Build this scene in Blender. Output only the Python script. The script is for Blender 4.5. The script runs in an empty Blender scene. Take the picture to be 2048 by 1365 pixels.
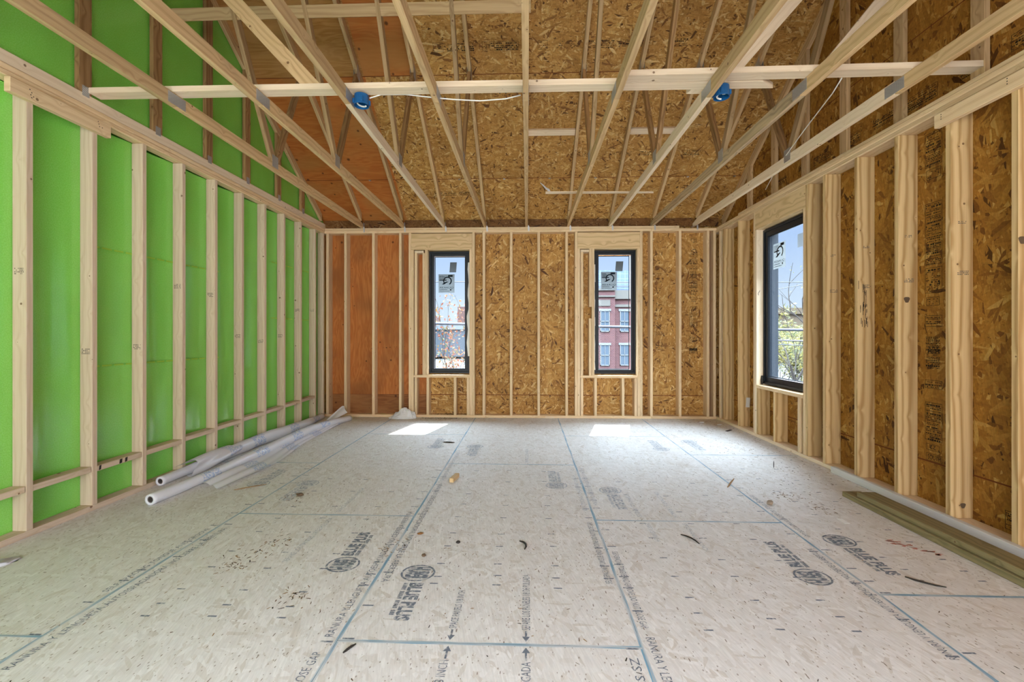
import bpy, bmesh, math, random
from mathutils import Vector, Matrix, noise as mnoise

R = random.Random(7)
SC = bpy.context.scene
COL = SC.collection

# ------------------------------------------------------------------ camera, light, exposure
H_EYE = 1.2254
F_PX, YAW, Y0 = 891.5265, 0.0342, 669.2366
cam = bpy.data.cameras.new('camera')
cam.sensor_fit = 'HORIZONTAL'; cam.sensor_width = 36.0
cam.lens = 36.0 * F_PX / 2048.0
cam.shift_y = (Y0 - 682.5) / 2048.0
cam.clip_start = 0.05; cam.clip_end = 500
co = bpy.data.objects.new('camera', cam); COL.objects.link(co)
co.location = (0, 0, H_EYE); co.rotation_euler = (math.pi / 2, 0, YAW)
SC.camera = co

SC.view_settings.view_transform = 'Standard'
SC.view_settings.look = 'None'
SC.view_settings.exposure = 1.0
SC.view_settings.gamma = 1.0
SC.view_settings.use_curve_mapping = False
try:
    SC.cycles.max_bounces = 8; SC.cycles.diffuse_bounces = 4; SC.cycles.transparent_max_bounces = 12
    SC.cycles.sample_clamp_indirect = 6.0; SC.cycles.adaptive_threshold = .05
except Exception:
    pass

sun = bpy.data.lights.new('sun', 'SUN'); sun.energy = 16.0; sun.angle = 0.009; sun.color = (1.0, .95, .86)
so = bpy.data.objects.new('sun', sun); COL.objects.link(so)
so.rotation_euler = Vector((-.245, -1, -1.351)).to_track_quat('-Z', 'Y').to_euler()

W = bpy.data.worlds.new('sky'); SC.world = W; W.use_nodes = True
nt = W.node_tree; nt.nodes.clear()
wo = nt.nodes.new('ShaderNodeOutputWorld'); bg = nt.nodes.new('ShaderNodeBackground')
tc = nt.nodes.new('ShaderNodeTexCoord'); sp = nt.nodes.new('ShaderNodeSeparateXYZ')
cr = nt.nodes.new('ShaderNodeValToRGB'); st = nt.nodes.new('ShaderNodeMapRange')
nt.links.new(tc.outputs['Generated'], sp.inputs[0]); nt.links.new(sp.outputs['Z'], cr.inputs[0]); nt.links.new(sp.outputs['Z'], st.inputs['Value'])
e = cr.color_ramp.elements
e[0].position = 0.0; e[0].color = (.93, .95, 1, 1); e[1].position = .2; e[1].color = (.55, .69, .98, 1)
x = e.new(.07); x.color = (.80, .88, 1, 1)
x = e.new(.45); x.color = (.82, .90, 1, 1)
SKY_LOW, SKY_HIGH = .85, 24.0            # upper sky boosted all round to send more light indoors, horizon kept low
st.inputs['From Min'].default_value = .2; st.inputs['From Max'].default_value = .6
st.inputs['To Min'].default_value = SKY_LOW; st.inputs['To Max'].default_value = SKY_HIGH
nt.links.new(cr.outputs[0], bg.inputs[0]); nt.links.new(st.outputs[0], bg.inputs[1]); nt.links.new(bg.outputs[0], wo.inputs[0])

# added area lamp behind the camera, fills the room from the rear
al = bpy.data.lights.new('rear_fill_lamp', 'AREA'); al.shape = 'RECTANGLE'; al.size = 6.0; al.size_y = 2.5
al.energy = 175.0; al.color = (1.0, .98, .95)
ao = bpy.data.objects.new('rear_fill_lamp', al); COL.objects.link(ao)
ao.location = (-.1, -4.3, 1.35); ao.rotation_euler = (math.radians(90), 0, 0)

# ------------------------------------------------------------------ room dimensions
A, B, D = -3.0134, 2.7315, 6.531         # inner faces: left, right, back
HS = 2.725                               # stud top
PT = 2.801                               # top of the double plate
REAR = -0.7
SH = D + .14                             # back sheathing plane
SR = B + .14                             # right sheathing plane
SL = A - .089                            # left membrane plane
SLOPE = .66
def zu(y): return 2.83 + SLOPE * (6.58 - y)          # underside of the top chords
def zs(y): return zu(y) + .1066                      # underside of the roof sheathing
RIDGE = 2.93
EAVE = 7.25

# ------------------------------------------------------------------ node helpers
class NT:
    def __init__(s, name):
        s.m = bpy.data.materials.new(name); s.m.use_nodes = True
        s.t = s.m.node_tree; s.t.nodes.clear()
        s.out = s.n('ShaderNodeOutputMaterial')
    def n(s, k, **kw):
        q = s.t.nodes.new(k)
        for a, v in kw.items(): setattr(q, a, v)
        return q
    def l(s, a, b): s.t.links.new(a, b)
    def put(s, sock, v):
        if hasattr(v, 'is_linked') or hasattr(v, 'links'): s.l(v, sock)
        else: sock.default_value = v
    def math(s, op, a, b=0.0, c=None, clamp=False):
        q = s.n('ShaderNodeMath', operation=op); q.use_clamp = clamp
        s.put(q.inputs[0], a); s.put(q.inputs[1], b)
        if c is not None: s.put(q.inputs[2], c)
        return q.outputs[0]
    def mix(s, f, a, b, mode='MIX'):
        q = s.n('ShaderNodeMix', data_type='RGBA', blend_type=mode)
        s.put(q.inputs[0], f)
        for i, v in ((6, a), (7, b)):
            if isinstance(v, tuple): v = v if len(v) == 4 else v + (1,)
            s.put(q.inputs[i], v)
        return q.outputs[2]
    def ss(s, v, lo, hi, to0=0.0, to1=1.0):
        q = s.n('ShaderNodeMapRange', interpolation_type='SMOOTHSTEP')
        s.put(q.inputs[0], v); s.put(q.inputs[1], lo); s.put(q.inputs[2], hi); s.put(q.inputs[3], to0); s.put(q.inputs[4], to1)
        return q.outputs[0]
    def uv(s): return s.n('ShaderNodeUVMap').outputs[0]
    def sep(s, v):
        q = s.n('ShaderNodeSeparateXYZ'); s.l(v, q.inputs[0]); return q.outputs
    def comb(s, x, y, z=0.0):
        q = s.n('ShaderNodeCombineXYZ')
        s.put(q.inputs[0], x); s.put(q.inputs[1], y); s.put(q.inputs[2], z); return q.outputs[0]
    def mapping(s, v, loc=(0, 0, 0), rot=0.0, scale=(1, 1, 1)):
        q = s.n('ShaderNodeMapping'); s.l(v, q.inputs[0])
        q.inputs[1].default_value = loc; q.inputs[2].default_value = (0, 0, rot); q.inputs[3].default_value = scale
        return q.outputs[0]
    def noise(s, v, scale=1.0, detail=2.0, rough=.5, dist=0.0, dim='3D'):
        q = s.n('ShaderNodeTexNoise', noise_dimensions=dim)
        s.l(v, q.inputs['Vector']); q.inputs['Scale'].default_value = scale
        q.inputs['Detail'].default_value = detail; q.inputs['Roughness'].default_value = rough; q.inputs['Distortion'].default_value = dist
        return q.outputs
    def voro(s, v, scale=1.0, rnd=1.0, feature='F1'):
        q = s.n('ShaderNodeTexVoronoi', voronoi_dimensions='2D', feature=feature)
        s.l(v, q.inputs['Vector']); q.inputs['Scale'].default_value = scale; q.inputs['Randomness'].default_value = rnd
        return q.outputs
    def ramp(s, v, stops):
        q = s.n('ShaderNodeValToRGB'); s.l(v, q.inputs[0]); e = q.color_ramp.elements
        while len(e) < len(stops): e.new(.5)
        for i, (p, c) in enumerate(stops):
            e[i].position = p; e[i].color = tuple(c) + (1,)
        return q.outputs[0]
    def rnd(s): return s.n('ShaderNodeObjectInfo').outputs['Random']
    def hsv(s, c, h=.5, sat=1.0, v=1.0):
        q = s.n('ShaderNodeHueSaturation'); s.l(c, q.inputs['Color'])
        s.put(q.inputs['Hue'], h); s.put(q.inputs['Saturation'], sat); s.put(q.inputs['Value'], v); return q.outputs[0]
    def bsdf(s, col, rough=.6, spec=.25, metal=0.0, bump=None, bstr=.2, bdist=.002):
        q = s.n('ShaderNodeBsdfPrincipled')
        if isinstance(col, tuple): col = col if len(col) == 4 else col + (1,)
        s.put(q.inputs['Base Color'], col); s.put(q.inputs['Roughness'], rough); s.put(q.inputs['Metallic'], metal)
        s.put(q.inputs['Specular IOR Level'], spec)
        if bump is not None:
            b = s.n('ShaderNodeBump'); b.inputs['Strength'].default_value = bstr; b.inputs['Distance'].default_value = bdist
            s.l(bump, b.inputs['Height']); s.l(b.outputs[0], q.inputs['Normal'])
        s.q = q
        s.l(q.outputs[0], s.out.inputs[0]); return s.m

def plain(name, col, rough=.6, spec=.25, metal=0.0):
    return NT(name).bsdf(col, rough, spec, metal)

def wood(name, light, dark, ring=60.0, warp=7.0, gr=.45, fine=.35, knots=.55, stain=.25, stainc=(.20, .15, .11), vary=.16, cath=1.0, vf=6.0, bul=3.0):
    s = NT(name); u, v, _ = s.sep(s.uv())
    base = s.comb(s.math('MULTIPLY', u, .9 * cath), s.math('MULTIPLY', v, vf))
    nw = s.noise(base, 1.0, 2.0)[0]
    kv = s.voro(s.comb(u, v), 5.2); kd, kc = kv[0], s.sep(kv[1])
    bulge = s.math('POWER', 2.718, s.math('MULTIPLY', kd, -8.0))
    ph = s.math('ADD', s.math('MULTIPLY', v, ring), s.math('MULTIPLY', nw, warp))
    ph = s.math('ADD', ph, s.math('MULTIPLY', bulge, bul))
    rg = s.math('MULTIPLY_ADD', s.math('SINE', s.math('MULTIPLY', ph, 2.2)), .5, .5)
    rg = s.math('POWER', rg, 2.2)
    fn = s.noise(s.comb(s.math('MULTIPLY', u, 3.0), s.math('MULTIPLY', v, 190.0)), 1.0, 2.0)[0]
    f = s.math('ADD', s.math('MULTIPLY', rg, gr), s.math('MULTIPLY', s.ss(fn, .35, .8), fine), clamp=True)
    c = s.mix(f, light, dark)
    big = s.noise(s.comb(s.math('MULTIPLY', u, 1.6), s.math('MULTIPLY', v, 9.0), s.rnd()), 1.0, 3.0)[0]
    c = s.mix(s.math('MULTIPLY', s.ss(big, .58, .85), stain), c, stainc)
    kr = s.math('MULTIPLY', s.math('SUBTRACT', kc[0], 1 - knots), .105)
    kn = s.math('LESS_THAN', 0.0, kr)
    km = s.math('MULTIPLY', s.ss(s.math('DIVIDE', kd, s.math('MAXIMUM', kr, .004)), 1.35, .75), kn)
    c = s.mix(s.math('MULTIPLY', km, .8), c, (.13, .055, .022))
    val = s.math('MULTIPLY_ADD', s.rnd(), vary, 1 - vary * .5)
    c = s.hsv(c, .5, 1.0, val)
    return s.bsdf(c, .68, .2, bump=f, bstr=.12, bdist=.0015)

def flakes(s, vec, layers, warp=.02):
    nz = s.noise(vec, 7.0, 2.0)[1]
    off = s.n('ShaderNodeVectorMath', operation='MULTIPLY_ADD'); s.l(nz, off.inputs[0]); off.inputs[1].default_value = (warp, warp, 0); s.l(vec, off.inputs[2])
    vec = off.outputs[0]
    p = t = None
    for i, (ang, sx, sy) in enumerate(layers):
        vv = s.mapping(s.mapping(vec, rot=ang), loc=(3.1 * i, 1.7 * i, 0), scale=(sx, sy, 1))
        c = s.sep(s.voro(vv, 1.0, 1.0)[1])
        if p is None: p, t = c[0], c[1]
        else:
            g = s.math('GREATER_THAN', c[0], p)
            p = s.math('MAXIMUM', p, c[0])
            t = s.math('ADD', s.math('MULTIPLY', g, c[1]), s.math('MULTIPLY', s.math('SUBTRACT', 1.0, g), t))
    return t, p

def osb(name, stops, sc=1.0, horiz=True, val=1.0, rough=.62, spec=.3):
    s = NT(name); uv = s.uv()
    b = 0.0 if horiz else math.pi / 2
    L = [(b + .15, 9, 42), (b - .45, 10, 50), (b + .75, 11, 55), (b - 1.0, 12, 48), (b + .1, 22, 95), (b + 1.45, 14, 60)]
    L = [(a, x * sc, y * sc) for a, x, y in L]
    t, p = flakes(s, uv, L)
    c = s.ramp(t, stops)
    nz = s.noise(s.mapping(uv, scale=(2.2, 2.2, 1)), 1.0, 3.0)[0]
    c = s.mix(s.ss(nz, .4, .8, 0, .35), c, (stops[1][1][0] * .6, stops[1][1][1] * .55, stops[1][1][2] * .5))
    fn = s.noise(s.mapping(uv, scale=(60, 60, 1)), 1.0, 2.0)[0]
    fb = s.noise(s.mapping(s.mapping(uv, rot=b + .2), scale=(9, 150, 1)), 1.0, 2.0)[0]
    fn = s.math('MULTIPLY', s.math('ADD', fn, fb), .5)
    c = s.hsv(c, .5, 1.0, s.ss(fn, .3, .7, .80 * val, 1.18 * val))
    return s.bsdf(c, rough, spec, bump=t, bstr=.35, bdist=.003)

def plywood(name, c1, c2, c3, scale=1.0):
    s = NT(name); uv = s.uv(); u, v, _ = s.sep(uv)
    n = s.noise(s.mapping(uv, scale=(1.1 * scale, 6.0 * scale, 1)), 1.0, 3.0, .55, .6)[0]
    rg = s.math('MULTIPLY_ADD', s.math('SINE', s.math('MULTIPLY', n, 55.0)), .5, .5)
    fine = s.noise(s.mapping(uv, scale=(6, 150, 1)), 1.0, 2.0)[0]
    c = s.mix(rg, c1, c2)
    c = s.mix(s.ss(fine, .45, .8, 0, .45), c, c3)
    big = s.noise(s.mapping(uv, scale=(1.3, 1.9, 1)), 1.0, 2.0)[0]
    c = s.mix(s.ss(big, .42, .7, 0, .75), c, c3)
    kv = s.voro(uv, 3.4); kc = s.sep(kv[1])
    kr = s.math('MULTIPLY', s.math('SUBTRACT', kc[0], .35), .10)
    km = s.math('MULTIPLY', s.ss(s.math('DIVIDE', kv[0], s.math('MAXIMUM', kr, .004)), 1.4, .5), s.math('LESS_THAN', 0.0, kr))
    c = s.mix(s.math('MULTIPLY', km, .8), c, (.06, .018, .006))
    return s.bsdf(c, .6, .25, bump=rg, bstr=.06, bdist=.001)

# ------------------------------------------------------------------ materials
M = {}
M['spruce'] = wood('spruce_lumber', (.70, .565, .42), (.52, .37, .225), ring=70, gr=.32, fine=.35, knots=.5, stain=.12)
M['plate'] = wood('plate_lumber', (.82, .62, .385), (.60, .385, .20), ring=60, gr=.40, fine=.35, knots=.4, stain=.12)
M['pine'] = wood('pine_lumber', (.70, .50, .255), (.40, .225, .08), ring=46, warp=9, gr=.75, fine=.25, knots=.35, stain=.2, stainc=(.40, .24, .12), cath=.4, vf=3.2, bul=1.0)
M['truss'] = wood('truss_lumber', (.65, .455, .245), (.41, .25, .11), ring=62, gr=.45, fine=.35, knots=.45, stain=.45, stainc=(.17, .125, .085), vary=.24)
M['webwood'] = wood('web_lumber', (.47, .32, .17), (.28, .17, .075), ring=62, gr=.45, fine=.4, knots=.45, stain=.4, stainc=(.13, .095, .06), vary=.3)
M['old'] = wood('weathered_lumber', (.42, .25, .11), (.20, .10, .04), ring=62, gr=.5, fine=.4, knots=.5, stain=.6, stainc=(.05, .03, .02), vary=.3)
M['greywood'] = wood('grey_stained_lumber', (.62, .46, .28), (.30, .22, .14), ring=62, gr=.5, fine=.45, knots=.3, stain=.95, stainc=(.13, .115, .095))
M['brace'] = wood('bracing_lumber', (.82, .67, .49), (.64, .47, .29), ring=66, gr=.28, fine=.3, knots=.45, stain=.1)
M['header'] = wood('header_lumber', (.76, .56, .32), (.47, .30, .13), ring=40, warp=11, gr=.5, fine=.25, knots=.3, stain=.1)
M['treated'] = wood('treated_lumber', (.29, .235, .115), (.15, .125, .055), ring=50, warp=9, gr=.5, fine=.4, knots=.3, stain=.5, stainc=(.12, .14, .08))
M['primed'] = wood('primed_board', (.74, .73, .70), (.62, .60, .56), gr=.2, fine=.25, knots=.15, stain=.1)
OS = [(0.0, (.085, .034, .010)), (.055, (.24, .105, .026)), (.16, (.40, .20, .048)), (.6, (.50, .262, .066)), (.88, (.58, .34, .105)), (1.0, (.74, .52, .23))]
M['osb_roof'] = osb('roof_strand_board', OS, 1.0, True, 1.0)
M['osb_back'] = osb('back_strand_board', OS, .85, False, 1.02)
M['osb_low'] = osb('low_strand_board', OS, 1.0, True, 1.02)
OSR = [(p, (c[0] * .84, c[1] * .72, c[2] * .44)) for p, c in OS]
M['osb_right'] = osb('right_strand_board', OSR, .72, False, .95)
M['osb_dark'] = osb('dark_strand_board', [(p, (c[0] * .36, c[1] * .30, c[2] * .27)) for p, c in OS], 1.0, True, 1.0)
M['ply'] = plywood('orange_plywood', (.54, .20, .048), (.44, .14, .028), (.27, .10, .026))
M['ply_dark'] = plywood('brown_plywood', (.30, .12, .035), (.22, .08, .02), (.36, .17, .06))
M['ply_roof'] = plywood('roof_plywood', (.50, .17, .038), (.42, .125, .024), (.42, .20, .055))
M['ply_tan'] = plywood('tan_plywood', (.43, .22, .065), (.33, .15, .035), (.50, .27, .10))
M['galv'] = None
s = NT('galvanised_plate'); u, v, _ = s.sep(s.uv())
g = s.math('MULTIPLY', s.math('SINE', s.math('MULTIPLY', u, 420)), s.math('SINE', s.math('MULTIPLY', v, 700)))
M['galv'] = s.bsdf(s.mix(s.ss(g, .2, .6), (.52, .53, .55), (.20, .20, .21)), .45, .5, .55)
M['tie'] = plain('bright_zinc', (.62, .63, .66), .35, .5, .7)

s = NT('floor_strand_board'); uv = s.uv()
t, p = flakes(s, uv, [(.1, 9, 40), (-.5, 10, 46), (.8, 12, 52), (1.5, 12, 50), (.3, 22, 90)], .02)
c = s.ramp(t, [(0, (.63, .585, .53)), (.25, (.71, .68, .645)), (.7, (.735, .712, .682)), (1, (.79, .77, .745))])
d1 = s.noise(s.mapping(uv, scale=(1.3, 2.6, 1)), 1.0, 4.0, .62)[0]
fb = s.noise(s.mapping(s.mapping(uv, rot=.25), scale=(14, 130, 1)), 1.0, 3.0)[0]
c = s.hsv(c, .5, 1.0, s.ss(fb, .3, .7, .93, 1.05))
c = s.mix(s.ss(d1, .56, .80, 0, .38), c, (.46, .38, .29))
d2 = s.noise(s.mapping(uv, loc=(7, 3, 0), scale=(5, 9, 1)), 1.0, 4.0, .65)[0]
c = s.mix(s.ss(d2, .63, .82, 0, .5), c, (.34, .27, .19))
fv = s.voro(s.mapping(uv, rot=.3, scale=(9, 38, 1)), 1.0); fc = s.sep(fv[1])
fk = s.math('MULTIPLY', s.math('LESS_THAN', fv[0], s.math('MULTIPLY', fc[1], .11)), s.math('GREATER_THAN', fc[0], .80))
c = s.mix(s.math('MULTIPLY', fk, .75), c, (.13, .075, .035))
fv = s.voro(s.mapping(uv, rot=-.6, scale=(40, 70, 1)), 1.0); fc = s.sep(fv[1])
fk = s.math('MULTIPLY', s.math('LESS_THAN', fv[0], s.math('MULTIPLY', fc[1], .22)), s.math('GREATER_THAN', fc[0], .8))
c = s.mix(s.math('MULTIPLY', fk, .6), c, (.17, .11, .06))
M['floor'] = s.bsdf(c, .62, .3, bump=t, bstr=.12, bdist=.0015)

s = NT('green_membrane'); uv = s.uv()
n = s.noise(s.mapping(uv, scale=(160, 160, 1)), 1.0, 2.0)[0]
n2 = s.noise(s.mapping(uv, scale=(3, 1.2, 1)), 1.0, 3.0)[0]
c = s.mix(s.ss(n, .3, .7), (.20, .62, .075), (.26, .70, .13))
c = s.mix(s.ss(n2, .4, .75, 0, .3), c, (.17, .51, .06))
M['green'] = s.bsdf(c, .2, 1.0, bump=n, bstr=.15, bdist=.001)

s = NT('seam_paint'); uv = s.uv()
n = s.noise(s.mapping(uv, scale=(3.5, 60, 1)), 1.0, 3.0)[0]
M['seam'] = s.bsdf(s.mix(s.ss(n, .36, .60), (.20, .38, .52), (.56, .59, .60)), .6)
s = NT('seam_gap'); n = s.noise(s.mapping(s.n('ShaderNodeTexCoord').outputs['Object'], scale=(5, 5, 5)), 1.0, 3.0)[0]
M['gap'] = s.bsdf(s.mix(s.ss(n, .40, .62), (.10, .17, .22), (.45, .49, .51)), .8)
M['redseam'] = plain('red_brown_seam', (.17, .045, .012), .7)
s = NT('grey_ink'); n = s.noise(s.mapping(s.n('ShaderNodeTexCoord').outputs['Object'], scale=(45, 45, 45)), 1.0, 3.0)[0]
M['ink'] = s.bsdf(s.mix(s.ss(n, .48, .66), (.16, .185, .225), (.52, .52, .52)), .7)
s = NT('faded_ink'); n = s.noise(s.mapping(s.n('ShaderNodeTexCoord').outputs['Object'], scale=(60, 60, 60)), 1.0, 3.0)[0]
M['fade'] = s.bsdf(s.mix(s.ss(n, .42, .62), (.34, .37, .42), (.66, .66, .65)), .7)
s = NT('black_print'); n = s.noise(s.mapping(s.n('ShaderNodeTexCoord').outputs['Object'], scale=(80, 80, 80)), 1.0, 3.0)[0]
M['print'] = s.bsdf(s.mix(s.ss(n, .56, .76), (.012, .009, .006), (.16, .08, .03)), .7)
M['stamp'] = plain('stamp_ink', (.16, .13, .10), .8)
M['blue'] = plain('blue_plastic', (.006, .095, .27), .35, .5)
M['white'] = plain('white_plastic', (.82, .82, .80), .4, .5)
M['cable'] = plain('white_cable_jacket', (.80, .79, .76), .45, .4)
M['core'] = plain('dark_cardboard', (.10, .085, .075), .8)
M['frame'] = plain('dark_bronze_frame', (.009, .013, .020), .4, .3)
def paper(name, col, f):
    s = NT(name); s.bsdf(col, .7)
    tr = s.n('ShaderNodeBsdfTranslucent'); tr.inputs[0].default_value = col + (1,); mx = s.n('ShaderNodeMixShader'); mx.inputs[0].default_value = f
    s.l(s.q.outputs[0], mx.inputs[1]); s.l(tr.outputs[0], mx.inputs[2]); s.l(mx.outputs[0], s.out.inputs[0]); return s.m
M['card'] = paper('grey_sticker', (.20, .20, .195), .45)
M['card2'] = paper('sticker_light', (.27, .275, .265), .45)
M['cardink'] = plain('sticker_ink', (.012, .02, .03), .7)
M['wrap'] = plain('white_wrap', (.80, .79, .76), .6)
M['nail'] = plain('steel_nail', (.12, .11, .10), .5, .5, .6)
M['dirt'] = plain('dry_dirt', (.13, .085, .05), .9)
M['chip'] = plain('wood_chip', (.30, .18, .08), .8)
M['dark'] = plain('dark_scrap', (.03, .025, .02), .7)
M['leafb'] = plain('dry_leaf', (.22, .10, .03), .7)
M['pebble'] = plain('grey_pebble', (.28, .22, .16), .8)
M['red'] = plain('red_chalk', (.60, .27, .22), .8)

s = NT('print_film'); uv = s.uv(); u, v, _ = s.sep(uv)
band = s.math('PINGPONG', s.math('ADD', u, .13), .34)
txt = s.noise(s.mapping(uv, scale=(46, 60, 1)), 1.0, 2.0)[0]
bm_ = s.math('MULTIPLY', s.math('LESS_THAN', band, .10), s.ss(txt, .42, .60))
c = s.mix(s.math('MULTIPLY', bm_, .8), (.90, .91, .95), (.40, .55, .82))
s.bsdf(c, .28, .5)
tr = s.n('ShaderNodeBsdfTranslucent'); s.l(c, tr.inputs[0]); mx = s.n('ShaderNodeMixShader'); mx.inputs[0].default_value = .25
s.l(s.q.outputs[0], mx.inputs[1]); s.l(tr.outputs[0], mx.inputs[2]); s.l(mx.outputs[0], s.out.inputs[0])
M['film'] = s.m
s = NT('clear_film'); s.bsdf((.86, .86, .86), .2, .5)
tr = s.n('ShaderNodeBsdfTransparent'); mx = s.n('ShaderNodeMixShader'); mx.inputs[0].default_value = .35
s.l(s.q.outputs[0], mx.inputs[1]); s.l(tr.outputs[0], mx.inputs[2]); s.l(mx.outputs[0], s.out.inputs[0])
M['bag'] = s.m

s = NT('window_glass')
tr = s.n('ShaderNodeBsdfTransparent'); tr.inputs[0].default_value = (.70, .75, .78, 1)
gl = s.n('ShaderNodeBsdfGlossy'); gl.inputs['Roughness'].default_value = .02
lw = s.n('ShaderNodeLayerWeight'); lw.inputs[0].default_value = .5
fr = s.math('MULTIPLY_ADD', s.math('POWER', lw.outputs['Facing'], 4.0), .25, .008)
mx = s.n('ShaderNodeMixShader'); s.l(fr, mx.inputs[0]); s.l(tr.outputs[0], mx.inputs[1]); s.l(gl.outputs[0], mx.inputs[2]); s.l(mx.outputs[0], s.out.inputs[0])
M['glass'] = s.m

# outdoors
s = NT('red_brick'); tcn = s.n('ShaderNodeTexCoord').outputs['Object']; X, Y, Z = s.sep(tcn)
bk = s.n('ShaderNodeTexBrick'); s.l(s.comb(s.math('ADD', X, Y), Z), bk.inputs[0]); bk.inputs['Scale'].default_value = 2.4
bk.inputs['Color1'].default_value = (0.1, 0.039, 0.036, 1); bk.inputs['Color2'].default_value = (0.074, 0.027, 0.028, 1); bk.inputs['Mortar'].default_value = (0.11, 0.084, 0.081, 1)
M['brick'] = s.bsdf(bk.outputs[0], .8)
M['stone'] = plain('cream_stone', (0.099, 0.09, 0.078), .8)
M['whitetrim'] = plain('white_window_trim', (0.137, 0.137, 0.137), .6)
M['pane'] = plain('house_window_pane', (0.061, 0.079, 0.101), .15, .6)
s = NT('blue_metal_roof'); X, Y, Z = s.sep(s.n('ShaderNodeTexCoord').outputs['Object'])
g = s.math('MAXIMUM', s.math('LESS_THAN', s.math('FRACT', s.math('MULTIPLY', X, 2.2)), .12), s.math('LESS_THAN', s.math('FRACT', s.math('MULTIPLY', Z, 2.2)), .12))
M['bluer'] = s.bsdf(s.mix(g, (.085, .115, .19), (.14, .165, .22)), .5)
M['greyw'] = plain('grey_block_wall', (0.045, 0.051, 0.06), .8)
M['greyl'] = plain('pale_parapet', (0.099, 0.105, 0.111), .7)
M['redroof'] = plain('rust_brick', (0.066, 0.03, 0.024), .8)
M['bark'] = plain('grey_bark', (.035, .028, .024), .9)
def leafmat(name, stops):
    s = NT(name)
    c = s.ramp(s.n('ShaderNodeNewGeometry').outputs['Random Per Island'], stops)
    s.bsdf(c, .6)
    tr = s.n('ShaderNodeBsdfTranslucent'); s.l(c, tr.inputs[0]); mx = s.n('ShaderNodeMixShader'); mx.inputs[0].default_value = .4
    s.l(s.q.outputs[0], mx.inputs[1]); s.l(tr.outputs[0], mx.inputs[2]); s.l(mx.outputs[0], s.out.inputs[0])
    return s.m
M['autumn'] = leafmat('autumn_leaves', [(0, (.11, .022, .008)), (.4, (.15, .045, .014)), (.7, (.15, .085, .028)), (1, (.07, .075, .028))])
M['yellow'] = leafmat('yellow_leaves', [(0, (.11, .09, .02)), (.4, (.14, .115, .02)), (.7, (.06, .075, .03)), (1, (.11, .09, .055))])
s = NT('yard_ground'); n = s.noise(s.mapping(s.n('ShaderNodeTexCoord').outputs['Object'], scale=(.12, .12, .12)), 1.0, 4.0)[0]
M['ground'] = s.bsdf(s.ramp(n, [(.35, (.032, .032, .03)), (.55, (.055, .054, .05)), (.7, (.03, .036, .018))]), .9)
M['hill'] = plain('brown_far_wall', (.085, .062, .042), .9)
M['line'] = plain('black_cable', (.05, .05, .06), .6)

# ------------------------------------------------------------------ geometry helpers
def setp(o, label=None, cat=None, group=None, kind=None):
    if label: o['label'] = label
    if cat: o['category'] = cat
    if group: o['group'] = group
    if kind: o['kind'] = kind
    return o

def link(name, bm, mats, parent=None, smooth=False, center=True):
    me = bpy.data.meshes.new(name)
    if parent is not None: off = Vector(parent.matrix_basis.translation) if parent.parent is None else Vector(parent['_w'])
    else: off = Vector((0, 0, 0))
    if parent is not None:
        bmesh.ops.translate(bm, verts=bm.verts, vec=-off); loc = Vector((0, 0, 0))
    elif center and len(bm.verts):
        lo = Vector((min(v.co[i] for v in bm.verts) for i in range(3))); hi = Vector((max(v.co[i] for v in bm.verts) for i in range(3)))
        loc = Vector(((lo.x + hi.x) / 2, (lo.y + hi.y) / 2, lo.z)); bmesh.ops.translate(bm, verts=bm.verts, vec=-loc)
    else: loc = Vector((0, 0, 0))
    bm.to_mesh(me); bm.free()
    if smooth:
        for p in me.polygons: p.use_smooth = True
    for m in (mats if isinstance(mats, (list, tuple)) else [mats]): me.materials.append(m)
    o = bpy.data.objects.new(name, me); COL.objects.link(o)
    if parent is not None: o.parent = parent
    o.location = loc
    o['_w'] = list(off + loc) if parent is not None else list(loc)
    return o

def empty(name, loc, label, cat, group=None, kind=None):
    o = bpy.data.objects.new(name, None); COL.objects.link(o); o.location = loc; o.empty_display_size = .1
    o['_w'] = list(loc)
    return setp(o, label, cat, group, kind)

def uvbox(bm, faces, axis, wd, off=None):
    """grain uv: u along axis in metres, v across"""
    uvl = bm.loops.layers.uv.verify()
    axis = axis.normalized(); wd = (wd - axis * wd.dot(axis)).normalized(); td = axis.cross(wd)
    ru, rv = off if off else (R.uniform(0, 40), R.uniform(0, 40))
    for f in faces:
        n = f.normal; a, w, t = abs(n.dot(axis)), abs(n.dot(wd)), abs(n.dot(td))
        for lp in f.loops:
            c = lp.vert.co
            if a > .75: q = (c.dot(td) * .3 + ru + 7, c.dot(wd) + rv)
            elif t >= w: q = (c.dot(axis) + ru, c.dot(wd) + rv)
            else: q = (c.dot(axis) + ru, c.dot(td) + rv + .37)
            lp[uvl].uv = q

def bar(bm, c0, c1, wdir, w, t, bev=.0022, off=None):
    """a rectangular bar from c0 to c1 (axis centres), w across wdir, t across the third axis"""
    c0, c1 = Vector(c0), Vector(c1); ax = (c1 - c0).normalized(); wd = Vector(wdir); wd = (wd - ax * wd.dot(ax)).normalized(); td = ax.cross(wd)
    vs = []
    for c in (c0, c1):
        for a, b in ((-1, -1), (1, -1), (1, 1), (-1, 1)): vs.append(bm.verts.new(c + wd * (a * w / 2) + td * (b * t / 2)))
    fs = [bm.faces.new([vs[i] for i in q]) for q in ((3, 2, 1, 0), (4, 5, 6, 7), (0, 1, 5, 4), (1, 2, 6, 5), (2, 3, 7, 6), (3, 0, 4, 7))]
    bm.normal_update()
    if bev:
        es = list({e for f in fs for e in f.edges})
        r = bmesh.ops.bevel(bm, geom=es, offset=bev, segments=1, affect='EDGES', profile=.5)
        fs = list({f for v in r['verts'] for f in v.link_faces} | {f for f in fs if f.is_valid})
        bm.normal_update()
    uvbox(bm, fs, ax, wd, off)
    return fs

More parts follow.
